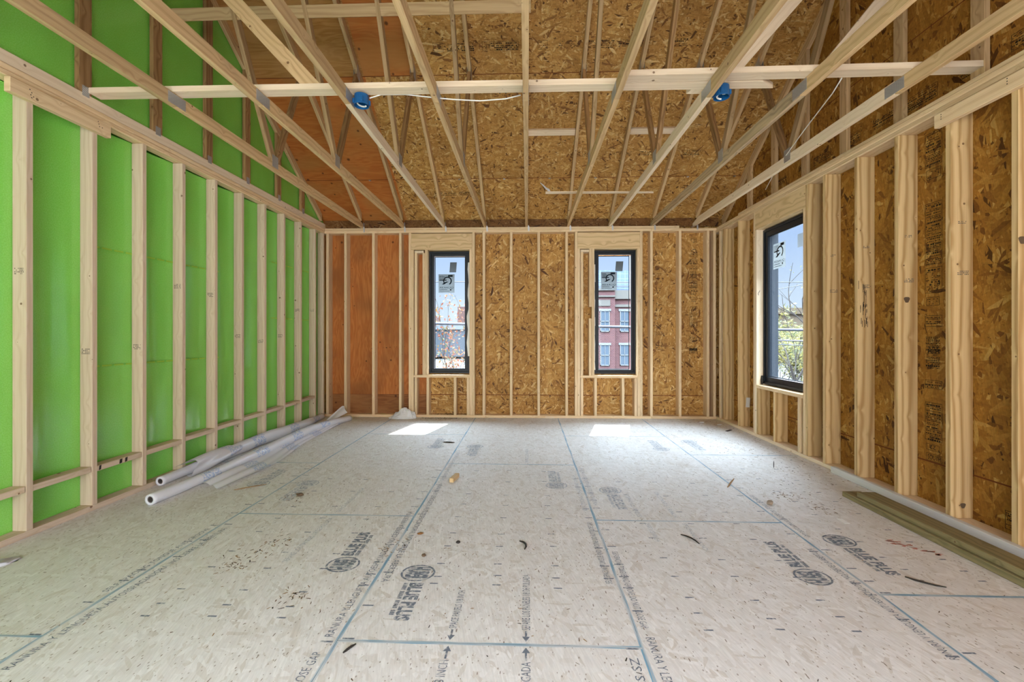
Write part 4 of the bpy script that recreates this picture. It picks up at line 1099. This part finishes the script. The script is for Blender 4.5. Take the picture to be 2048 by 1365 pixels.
slab_xz('diagonal_brace', [(1.846, 2.862), (1.935, 2.93), (2.80, 3.86), (2.66, 3.86)], 3.140, 3.174, 'brace', 'diagonal brace beside the grey-stained truss, front board of the pair')
slab_xz('diagonal_brace', [(1.90, 2.905), (1.99, 2.955), (2.80, 3.84), (2.68, 3.84)], 3.178, 3.212, 'plate', 'diagonal brace beside the grey-stained truss, rear board of the pair')
wd = Vector((0, -1, 1.6)).normalized()
yw, zw = 3.648, 3.912
lumber('web_brace', (A - .01, yw, zw), (.03, yw, zw), wd, .089, .036, 'truss', 'horizontal brace high on the webs, from the green gable to the middle truss', 'brace')
for k, lb in ((0, 'roof block between the middle truss and the next one'), (2, 'roof block between the blue box truss and the grey-stained truss')):
    x0 = .6096 * k - .01 + .0195; x1 = x0 + .5706; y = 5.42
    up_ = Vector((0, SLOPE, 1)).normalized(); al_ = Vector((0, -1, SLOPE)).normalized()
    c = Vector((0, y, zs(y) - .021)); 
    lumber('roof_blocking', (x0, c.y, c.z), (x1, c.y, c.z), al_, .075, .036, 'brace', lb, 'blocking', 'blocks between the rafters')
# plastic twist hanging off the strip
bm = bmesh.new(); tube(bm, [(.155, 5.31, 3.03), (.19, 5.30, 2.995), (.22, 5.28, 2.955), (.25, 5.27, 2.93), (.27, 5.27, 2.912)], [.004, .008, .010, .016, .006], 6)
setp(link('plastic_scrap', bm, M['film']), 'white plastic twist hanging at the end of the thin strip', 'scrap', kind='thing')

# ---- ceiling boxes and cables
def ceiling_box(x, y, label, ang):
    root = empty('ceiling_box', (x, y, CZ), label, 'electrical box', 'blue ceiling boxes', 'thing')
    bm = bmesh.new(); n = 24; ro, ri, h = .051, .047, .072; z0 = CZ + .004
    rings = []
    for r_, z in ((ri, z0), (ro, z0), (ro, z0 + .006), (ro - .002, z0 + .008), (ro - .003, z0 + h), (0.0001, z0 + h)):
        rings.append([bm.verts.new((x + r_ * math.cos(2 * math.pi * i / n), y + r_ * math.sin(2 * math.pi * i / n), z)) for i in range(n)])
    inner = [[bm.verts.new((x + r_ * math.cos(2 * math.pi * i / n), y + r_ * math.sin(2 * math.pi * i / n), z)) for i in range(n)] for r_, z in ((ri - .002, z0 + h - .004), (.0001, z0 + h - .004))]
    seq = [inner[1], inner[0]] + rings
    for a, b_ in zip(seq[:-1], seq[1:]):
        for i in range(n): bm.faces.new((a[i], a[(i + 1) % n], b_[(i + 1) % n], b_[i]))
    bmesh.ops.recalc_face_normals(bm, faces=bm.faces)
    link('box_body', bm, M['blue'], root, smooth=False)
    bm = bmesh.new()
    for q in range(4):
        t = ang + q * math.pi / 2; cx, cy = x + (ro + .001) * math.cos(t), y + (ro + .001) * math.sin(t)
        box(bm, cx - .007, cx + .007, cy - .007, cy + .007, z0 + .012, z0 + .045, bev=.002)
    link('box_lug', bm, M['blue'], root)
    bm = bmesh.new(); tube(bm, [(x + .028 * math.cos(t * .42 + ang), y + .028 * math.sin(t * .42 + ang), z0 + .004 + t * .0022) for t in range(15)] + [(x + .006, y, z0 + .045)], .0055, 8)
    setp(link('coiled_cable', bm, M['cable'], root), 'white cable coiled inside')
    return root
ceiling_box(-1.145, 3.045, 'round blue ceiling box beside a truss chord, on the plywood side', .4)
ceiling_box(1.295, 3.02, 'round blue ceiling box beside a truss chord, toward the side window', 1.2)
bm = bmesh.new(); tube(bm, [(-1.09, 3.05, BT - .03), (-1.02, 3.075, BT + .006), (-.85, 3.085, BT + .01), (-.77, 3.07, BT - .008), (-.66, 3.055, BT - .03), (-.50, 3.05, BT - .05), (-.324, 3.05, BT - .062), (-.15, 3.05, BT - .052), (-.045, 3.05, BT - .028)], .0042, 8)
setp(link('cable', bm, M['cable'], smooth=True), 'white cable sagging below the brace from the plywood-side ceiling box', 'cable', kind='thing')
bm = bmesh.new(); tube(bm, [(2.04, 2.965, BT - .002), (2.10, 3.14, BT - .004), (2.25, 3.70, BT - .003), (2.41, 4.24, BT + .003), (2.49, 4.56, BT - .02), (2.585, 4.93, BT - .093)], .004, 8)
setp(link('cable', bm, M['cable'], smooth=True), 'thin white cable stretched from the brace toward the side window header', 'cable', kind='thing')

# ================================================================== ON THE FLOOR
# plastic sheeting rolls
def roll(label, pts, rad, core, seed, flap):
    root = empty('plastic_roll', Vector(pts[0]), label, 'plastic roll', 'plastic sheeting rolls by the green wall', 'thing')
    P_ = [Vector(p) for p in pts]; n = 60; path = []
    for i in range(n + 1):
        t = i / n * (len(P_) - 1); k = min(int(t), len(P_) - 2); f = t - k
        p0, p1, p2, p3 = P_[max(k - 1, 0)], P_[k], P_[k + 1], P_[min(k + 2, len(P_) - 1)]
        path.append(.5 * ((2 * p1) + (p2 - p0) * f + (2 * p0 - 5 * p1 + 4 * p2 - p3) * f * f + (3 * p1 - p0 - 3 * p2 + p3) * f ** 3))
    bm = bmesh.new(); rings = tube(bm, path, rad, 20, cap=False)
    for i, rg in enumerate(rings):
        c = path[i]
        for v in rg:
            d = v.co - c; q = 1 + .13 * mnoise.noise(Vector((v.co.x * 9, v.co.y * 5, v.co.z * 9 + seed))) * min(1, i / 8)
            v.co = c + d * q
            if v.co.z < .0015: v.co.z = .0015
    rg = rings[0]; inn = [bm.verts.new(path[0] + (v.co - path[0]) * .62) for v in rg]
    deep = [bm.verts.new(v.co + (path[3] - path[0])) for v in inn]
    for i in range(20):
        bm.faces.new((rg[(i + 1) % 20], rg[i], inn[i], inn[(i + 1) % 20])); bm.faces.new((inn[(i + 1) % 20], inn[i], deep[i], deep[(i + 1) % 20]))
    bm.faces.new(rings[-1])
    link('wound_film', bm, M['film'], root, smooth=True)
    bm = bmesh.new(); ax = (path[3] - path[0]); r0 = rad(0) if callable(rad) else rad
    tube(bm, [path[0] + ax * .05, path[0] + ax * .8], r0 * .60, 16, cap=False); tube(bm, [path[0] + ax * .05, path[0] + ax * .8], r0 * .40, 16, cap=False)
    up = Vector((0, 0, 1)); t_ = ax.normalized(); a = (up - t_ * up.dot(t_)).normalized(); b_ = t_.cross(a); c = path[0] + ax * .05
    for i in range(16):
        t0, t1 = 2 * math.pi * i / 16, 2 * math.pi * (i + 1) / 16
        quad(bm, [c + (a * math.cos(t0) + b_ * math.sin(t0)) * r0 * .40, c + (a * math.cos(t1) + b_ * math.sin(t1)) * r0 * .40, c + (a * math.cos(t1) + b_ * math.sin(t1)) * r0 * .60, c + (a * math.cos(t0) + b_ * math.sin(t0)) * r0 * .60])
    setp(link('cardboard_core', bm, M['core'], root), 'dark cardboard core at the near end')
    flap(root)
    return root
def sheet(bm, rows, th=.0):
    uvl = bm.loops.layers.uv.verify()
    V = [[bm.verts.new(p) for p in row] for row in rows]; acc = 0
    for i in range(len(V) - 1):
        d = (Vector(rows[i + 1][0]) - Vector(rows[i][0])).length
        for j in range(len(V[0]) - 1):
            f = bm.faces.new((V[i][j], V[i][j + 1], V[i + 1][j + 1], V[i + 1][j]))
            for lp, q in zip(f.loops, ((acc, j), (acc, j + 1), (acc + d, j + 1), (acc + d, j))): lp[uvl].uv = (q[0], q[1] * .03)
        acc += d
def flapA(root):      # loose film folded flat beside the roll, on the room side
    rows = []
    for i in range(60):
        t = i / 59; y = 3.46 + t * 2.85; x0 = -2.655 + .02 * math.sin(t * 9); w = (.15 + .07 * math.sin(t * 5.0 + .6)) * (1 - .55 * t ** 3) + .02
        row = []
        for j in range(15):
            s_ = j / 14; z = .004 + (.022 + .012 * math.sin(t * 17)) * abs(math.sin(s_ * 7.5 + t * 3)) * (1 - s_ * .4) * (1 if i else 1) + (.02 * (1 - s_) ** 2)
            row.append((x0 + .03 + w * s_, y + .03 * math.sin(s_ * 5), z))
        rows.append(row)
    bm = bmesh.new(); sheet(bm, rows); link('loose_film', bm, M['film'], root, smooth=True)
    rows = []
    for i in range(9):
        t = i / 8; rows.append([(-2.80 + .10 * t + .10 * s_, 6.12 + .26 * s_ + .03 * math.sin(6 * t), .03 + .17 * s_ * (1 - .35 * t) * (.5 + .5 * math.sin(math.pi * (t * .7 + .25)))) for s_ in [q / 8 for q in range(9)]])
    bm = bmesh.new(); sheet(bm, rows); setp(link('upturned_film', bm, M['film'], root, smooth=True), 'upturned film end near the back corner')
def flapB(root):      # film layer standing off the roll at its near end
    rows = []
    for i in range(26):
        t = i / 25; y = 3.76 + t * .62; row = []
        for j in range(19):
            a = -1.1 + j / 18 * (4.7 - 1.5 * t); r_ = .052 + .012 * math.sin(a * 3 + t * 4) + .015 * (1 - t)
            row.append((-2.945 + r_ * 1.25 * math.sin(a) - .0, y + .04 * math.sin(a * 2), max(.003, .055 + r_ * math.cos(a) * 1.05 + .01 * t)))
        rows.append(row)
    bm = bmesh.new(); sheet(bm, rows); link('loose_film', bm, M['film'], root, smooth=True)
roll('printed plastic sheeting roll farther out on the floor, loose film beside it', [(-2.70, 3.10, .040), (-2.665, 3.7, .042), (-2.65, 4.3, .05), (-2.655, 4.95, .055), (-2.66, 5.55, .05), (-2.53, 6.27, .032)], lambda t: .040 if t < .25 else .040 + .012 * math.sin((t - .25) / .75 * math.pi), .02, 3, flapA)
roll('plastic sheeting roll tucked against the green wall plate, film bunched over it', [(-2.965, 3.50, .037), (-2.955, 4.1, .048), (-2.94, 4.75, .066), (-2.915, 5.3, .06), (-2.935, 5.9, .045), (-2.97, 6.36, .04)], lambda t: .037 if t < .10 else .037 + .026 * math.sin(min(1, (t - .1) / .8) * math.pi), .018, 9, flapB)

# crumpled bag at the back wall
bm = bmesh.new(); bmesh.ops.create_icosphere(bm, subdivisions=4, radius=1.0)
for v in bm.verts:
    p = v.co.copy(); n_ = mnoise.noise(p * 1.9 + Vector((3, 1, 7))) * .35 + abs(mnoise.noise(p * 4.0)) * .40 - abs(mnoise.noise(p * 9.0)) * .25
    r_ = 1 + n_; hump = 1.0 if p.x > -.2 else .45 + .0
    z = max(0, p.z) * (1.0 if p.x > -.1 else max(.32, 1 + p.x * .9)) * r_
    v.co = Vector((-1.82 + p.x * .20 * (1 + .3 * n_), 6.435 + p.y * .075 * (1 + .3 * n_), .002 + z * .135))
setp(link('plastic_bag', bm, M['bag']), 'crumpled clear plastic bag against the back plate below the plywood', 'bag', kind='thing')
bm = bmesh.new(); bmesh.ops.create_icosphere(bm, subdivisions=3, radius=1.0)
for v in bm.verts:
    p = v.co.copy(); v.co = Vector((-2.86 + p.x * .10 * (1 + .5 * mnoise.noise(p * 3)), 2.22 + p.y * .10, max(.001, .004 + p.z * .018 * (1 + mnoise.noise(p * 4))))); v.co.y += (v.co.x + 2.86) * .9
setp(link('plastic_scrap', bm, M['film'], smooth=True), 'torn white plastic scrap on the floor near the green wall', 'scrap', kind='thing')

# treated boards and trim boards beside the right wall
def lboard(name, x0, y0, x1, y1, z0, w, t, mat, label, cat='board'):
    return lumber(name, (x0, y0, z0 + t / 2), (x1, y1, z0 + t / 2), (1, 0, 0), w, t, mat, label, cat, bev=.004)
lboard('treated_board', 2.478, -.3, 2.452, 3.46, .0005, .14, .038, 'treated', 'olive treated board on the floor, lower of the stacked two')
lboard('treated_board', 2.495, -.35, 2.470, 3.34, .039, .135, .036, 'treated', 'weathered treated board, upper of the stacked two')
lboard('trim_board', 2.626, -.4, 2.610, 3.35, .0005, .115, .014, 'primed', 'thin grey-white board flat beside the stacked treated boards', 'board')
lboard('trim_board', 2.709, -.4, 2.709, 4.05, .0005, .040, .056, 'primed', 'whitish strip standing against the side wall bottom plate', 'board')

# small individual bits
def lump(name, x, y, rx, ry, rz, mat, label, cat, seed=0, rot=0.0, sub=2, jag=.35):
    bm = bmesh.new(); bmesh.ops.create_icosphere(bm, subdivisions=sub, radius=1.0)
    for v in bm.verts:
        p = v.co * (1 + jag * mnoise.noise(v.co * 1.7 + Vector((seed, seed * 2, 0))))
        q = Matrix.Rotation(rot, 3, 'Z') @ Vector((p.x * rx, p.y * ry, p.z * rz)); v.co = Vector((x, y, rz * .9)) + q
        if v.co.z < .0008: v.co.z = .0008
    return setp(link(name, bm, M[mat]), label, cat, kind='thing')
bm = bmesh.new(); bar(bm, (-.625, 3.655, .02), (-.598, 3.80, .02), (1, 0, 0), .036, .036, .002)
setp(link('wood_offcut', bm, M['truss']), 'small wood offcut lying in the middle of the floor', 'offcut', kind='thing')
def stick(name, p, q, r, mat, label, cat, bend=(0, 0)):
    p, q = Vector(p), Vector(q); m = (p + q) / 2 + Vector((bend[0], bend[1], .002)); bm = bmesh.new(); tube(bm, [p, (p + m) / 2 + Vector((bend[0] * .3, bend[1] * .3, 0)), m, (q + m) / 2 + Vector((bend[0] * .3, bend[1] * .3, 0)), q], [r * .6, r, r, r * .9, r * .5], 6)
    return setp(link(name, bm, M[mat]), label, cat, kind='thing')
stick('splinter', (.935, 2.75, .005), (1.0, 2.63, .006), .005, 'dark', 'dark bent splinter on the floor beyond the lettering', 'splinter', (.012, .01))
stick('splinter', (-.705, 1.685, .005), (-.675, 1.735, .005), .005, 'dark', 'black straight splinter beside the front panel joint', 'splinter')
stick('splinter', (1.90, 2.31, .005), (2.02, 2.22, .005), .005, 'dark', 'dark curved splinter near the treated boards', 'splinter', (-.01, -.012))
stick('splinter', (-.045, 2.63, .006), (-.015, 2.53, .006), .006, 'dark', 'curled dark splinter on the middle panel', 'splinter', (.02, .01))
stick('wood_stick', (1.60, 3.62, .004), (1.71, 3.75, .03), .006, 'chip', 'thin wood stick tilted up on the blue seam', 'stick')
stick('splinter', (-.95, 5.02, .005), (-.82, 5.0, .005), .007, 'dark', 'long dark splinter on the floor toward the plywood-side window', 'splinter')
stick('splinter', (-2.3, 3.42, .004), (-2.12, 3.56, .004), .004, 'chip', 'brown splinter beside the plastic rolls', 'splinter')
lump('pebble', 1.745, 3.27, .022, .020, .017, 'pebble', 'round brown pebble near the second blue seam', 'pebble', 3)
lump('dry_leaf', -.655, 2.71, .020, .010, .006, 'leafb', 'brown curled leaf beside the blue seam', 'leaf', 5, .2)
lump('dark_clod', -.405, 2.60, .013, .010, .008, 'dark', 'small black clod on the middle panel', 'clod', 8)
lump('dirt_clod', -.57, 2.44, .013, .011, .008, 'dirt', 'small brown clod above the printed oval', 'clod', 9)
lump('dirt_clod', -1.72, 3.32, .030, .018, .012, 'dirt', 'flat brown clod by the faded emblem', 'clod', 11)
bm = bmesh.new(); box(bm, 2.05, 2.085, 2.955, 3.03, .0006, .003); setp(link('paper_scrap', bm, M['white']), 'small white paper scrap on the floor beside the treated boards', 'scrap', kind='thing')
for x, y, lb in ((2.42, 6.27, 'torn pale scrap at the foot of the printed panels'), (2.60, 6.12, 'white crumb pile edge by the side wall corner'), (1.95, 5.72, 'white paper flake on the floor before the printed panels')):
    lump('paper_scrap', x, y, .045, .02, .008, 'white', lb, 'scrap', x * 3, .4)
bm = bmesh.new(); box(bm, 2.50, 2.62, 5.74, 5.77, .0006, .006, bev=.001); bmesh.ops.rotate(bm, verts=bm.verts, cent=(2.56, 5.755, 0), matrix=Matrix.Rotation(.7, 3, 'Z'))
setp(link('slate_strip', bm, M['dark']), 'dark strip of scrap on the floor near the side wall corner', 'scrap', kind='thing')
stick('nail', (2.26, 4.17, .001), (2.262, 4.172, .062), .004, 'nail', 'rusty nail standing up near the side wall plate', 'nail')

# fine debris
bm = bmesh.new(); r = random.Random(21)
def crumb(x, y, s_):
    if x < -2.2 and y > 3.0 or (x > 2.36 and y < 3.6) or (-2.1 < x < -1.55 and y > 6.25) or (x < -2.7 and y < 2.4): return
    a = r.uniform(0, 6.28); L, w = s_ * r.uniform(.8, 2.6), s_ * r.uniform(.25, .6); h = s_ * r.uniform(.15, .4)
    ca, sa = math.cos(a), math.sin(a)
    b0 = [bm.verts.new((x + ca * u - sa * v, y + sa * u + ca * v, .0008)) for u, v in ((-L, -w * .6), (L, -w), (L * .8, w), (-L * .9, w * .8))]
    tp = bm.verts.new((x, y, .001 + h))
    fs = [bm.faces.new((b0[i], b0[(i + 1) % 4], tp)) for i in range(4)]
    mi = r.choice((0, 0, 1, 2, 2)); 
    for f in fs: f.material_index = mi
for i in range(520): crumb(r.uniform(A + .05, B - .35), r.uniform(1.3, 6.48), .0045)
for i in range(240): crumb(min(B - .05, r.gauss(2.35, .25)), r.uniform(3.4, 6.45), .006)
for i in range(160): crumb(r.gauss(-1.25, .22), D - .02 - abs(r.gauss(0, .06)), .007)
for cx, cy, n in ((-1.55, 2.35, 40), (-1.47, 2.55, 40), (-1.1, 2.05, 30), (1.95, 3.45, 30), (2.05, 3.2, 25), (-1.75, 3.3, 20), (-.75, 2.55, 24)):
    for i in range(n): crumb(r.gauss(cx, .05), r.gauss(cy, .06), .006)
setp(link('floor_debris', bm, [M['dirt'], M['dark'], M['chip']], center=False), 'fine dirt and wood crumbs scattered over the floor', 'debris', kind='stuff')
bm = bmesh.new()
for i in range(130): crumb(r.gauss(-1.1, .16), D + r.uniform(.01, .12), .008)
for v in bm.verts: v.co.z += .038
setp(link('sill_debris', bm, [M['dirt'], M['dark'], M['chip']], center=False), 'dirt heaped on the back bottom plate below the plywood-side window', 'debris', kind='stuff')

# ================================================================== OUTDOORS
GZ = -3.2
bm = bmesh.new(); quad(bm, [(-160, -60, GZ), (160, -60, GZ), (160, 260, GZ), (-160, 260, GZ)])
setp(link('ground', bm, M['ground'], center=False), 'pale paved ground outside below the windows', 'ground', kind='structure')

BY = 41.0
root = empty('brick_building', (14, BY, GZ), 'red brick building with white windows across the street', 'building', kind='thing')
bm = bmesh.new(); box(bm, 3.2, 7.95, BY - .35, BY + 10, GZ, 5.2); box(bm, 7.95, 18, BY, BY + 10, GZ, 4.45)
link('brick_wall', bm, M['brick'], root)
bm = bmesh.new(); box(bm, 3.0, 7.95, BY - .5, BY + .2, 4.62, 4.75); box(bm, 7.95, 18, BY - .22, BY + .2, 4.45, 5.25); box(bm, 7.9, 18, BY - .12, BY, 3.72, 3.95)
box(bm, 6.2, 7.5, BY - .42, BY - .3, 3.8, 4.35); box(bm, 3.0, 7.95, BY - .5, BY + .2, 5.2, 5.42)
link('stone_band', bm, M['stone'], root)
bm = bmesh.new(); 
box(bm, 3, 18, BY + .5, BY + .8, 5.2, 7.15)
link('roof', bm, M['bluer'], root)
bm = bmesh.new(); box(bm, 3, 18, BY - .1, BY + .1, 5.55, 5.68); link('roof_rail', bm, M['greyl'], root)
for i, x in enumerate((7.03, 8.87, 10.7, 12.55, 14.4, 16.25, 5.2)):
    yo = BY - (.36 if x < 7.95 else .01)
    for z in (1.46, -1.62):
        f_ = bmesh.new(); w, h = .42, 1.92
        for a, b_, c, d in ((x - w, x + w, z, z + .09), (x - w - .12, x + w + .12, z + h - .05, z + h + .16), (x - w, x - w + .07, z, z + h), (x + w - .07, x + w, z, z + h), (x - w, x + w, z + h * .48, z + h * .48 + .07), (x - .02, x + .02, z, z + h)):
            box(f_, a, b_, yo - .08, yo + .02, c, d)
        fo = link('window', f_, M['whitetrim'], root)
        g_ = bmesh.new(); quad(g_, [(x - w, yo - .02, z), (x + w, yo - .02, z), (x + w, yo - .02, z + h), (x - w, yo - .02, z + h)]); link('pane', g_, M['pane'], fo)

root = empty('low_warehouse', (-14, 80, GZ), 'long grey flat-roofed building far beyond the plywood-side window', 'building', kind='thing')
bm = bmesh.new(); box(bm, -32, -2, 80, 95, GZ + .4, 2.1); link('wall', bm, M['greyw'], root)
bm = bmesh.new(); box(bm, -32.2, -1.8, 79.7, 95, 2.1, 3.05); link('parapet', bm, M['greyl'], root)
bm = bmesh.new(); box(bm, -13.5, -9.0, 86, 92, 3.05, 6.6); box(bm, -30, -18, 86, 92, 3.05, 4.6); link('rooftop_unit', bm, M['redroof'], root)
bm = bmesh.new()
for x0, x1, z0, z1, y in ((-60, -14, GZ, 5.6, 120), (60, 170, GZ, 9.5, 130)): box(bm, x0, x1, y, y + 12, z0, z1)
bm.free()
root = empty('distant_hall', (52, 95, GZ), 'wide brown building behind the yellow trees', 'building', kind='thing')
bm = bmesh.new(); box(bm, 22, 85, 70, 96, GZ, 4.6); link('wall', bm, M['hill'], root)
bm = bmesh.new(); box(bm, 30, 48, 69.7, 70.3, 4.6, 5.3); box(bm, 21.7, 85.3, 69.6, 69.98, 4.35, 4.7); link('parapet', bm, M['hill'], root)

def cable_line(p, q, sag, r_, label):
    p, q = Vector(p), Vector(q); bm = bmesh.new()
    tube(bm, [p.lerp(q, i / 24) - Vector((0, 0, sag * 4 * (i / 24) * (1 - i / 24))) for i in range(25)], r_, 6)
    return setp(link('overhead_cable', bm, M['line'], smooth=True, center=True), label, 'cable', 'cables outside the windows', 'thing')
cable_line((-12, 12, 2.75), (14, 12, 2.60), .05, .010, 'thin overhead cable high in the back windows')
cable_line((-12, 12, 1.75), (14, 12, 1.25), .05, .035, 'thick cable bundle crossing the back windows low')
cable_line((8.6, -4, 2.7), (8.6, 36, 2.9), .02, .009, 'thin overhead cable high in the side window')
cable_line((8.6, -4, 1.02), (8.6, 36, 1.06), .02, .024, 'thick cable bundle low in the side window, upper of two')
cable_line((8.6, -4, .89), (8.6, 36, .91), .02, .014, 'thin cable below the thick bundle in the side window')

def tree(name, base, h, nl, leaf, lm, seed, label, spread=.55, depth=4, trunk=.12, leafs=.09, lowfork=.25, z_lo=None):
    r = random.Random(seed); root = empty(name, base, label, 'tree', 'trees outside', 'thing')
    bm = bmesh.new(); tips = []
    def grow(p, d, L, rad, lev):
        pts = [p]; q = p; dd = d.copy()
        for i in range(4):
            dd = (dd + Vector((r.gauss(0, .10), r.gauss(0, .10), r.gauss(.02, .06)))).normalized(); q = q + dd * (L / 4); pts.append(q)
        tube(bm, pts, [rad * (1 - .11 * i) for i in range(5)], 5 if lev else 7, cap=False)
        if lev >= depth - 2: tips.extend((pts[k], pts[k + 1]) for k in range(1, 4))
        if lev < depth:
            for k in range(r.choice((2, 3, 3))):
                a = r.uniform(0, 6.28); e_ = Vector((math.cos(a), math.sin(a), r.uniform(-.1, .5))); nd = (dd + e_ * spread * r.uniform(.7, 1.3)).normalized()
                grow(pts[r.choice((2, 3, 4, 4))], nd, L * r.uniform(.6, .82), rad * .58, lev + 1)
    b = Vector(base)
    for k in range(3): 
        a = k * 2.1 + r.random(); grow(b + Vector((0, 0, 0)), Vector((.28 * math.cos(a), .28 * math.sin(a), 1)).normalized(), h * .36, trunk * (1 if k == 0 else .7), 0)
    link('trunk', bm, M['bark'], root)
    bm = bmesh.new()
    for i in range(nl):
        p, q = r.choice(tips); c = p.lerp(q, r.random()) + Vector((r.gauss(0, .16), r.gauss(0, .16), r.gauss(0, .16))); s_ = leafs * r.uniform(.5, 1.2)
        a = Vector((r.gauss(0, 1), r.gauss(0, 1), r.gauss(0, 1))).normalized(); w_ = a.orthogonal().normalized()
        bm.faces.new([bm.verts.new(c + a * s_), bm.verts.new(c + w_ * s_ * .5), bm.verts.new(c - a * s_), bm.verts.new(c - w_ * s_ * .5)])
    link('foliage', bm, M[lm], root)
    return root
tree('young_tree', (-2.15, 17, GZ), 6.3, 1500, 1, 'autumn', 3, 'multi-stemmed tree with sparse orange leaves outside the plywood-side window', trunk=.06, leafs=.07)
tree('bare_tree', (12.3, 19.5, GZ), 9.0, 500, 1, 'yellow', 12, 'nearly bare tree with long branches outside the side window', trunk=.12, leafs=.06, spread=.75)
tree('yellow_tree', (16.5, 33, GZ), 6.6, 2600, 1, 'yellow', 22, 'yellow-leaved tree behind the bare one', trunk=.10, leafs=.15)
tree('yellow_tree', (21.5, 36, GZ), 6.3, 2600, 1, 'yellow', 25, 'yellow-leaved tree farther along, beside the brown building', trunk=.10, leafs=.15)
tree('yellow_tree', (25.5, 47, GZ), 6.2, 2400, 1, 'yellow', 28, 'yellow-leaved tree standing behind the other two', trunk=.10, leafs=.15)

tree('yellow_shrub', (12.6, 24.5, GZ), 4.6, 2600, 1, 'yellow', 31, 'dense yellow shrub low behind the bare tree', trunk=.05, leafs=.09)
tree('yellow_shrub', (15.2, 27.0, GZ), 4.4, 2600, 1, 'yellow', 37, 'dense yellow shrub farther back, toward the brown building', trunk=.05, leafs=.10)

for o in bpy.data.objects:
    if '_w' in o: del o['_w']
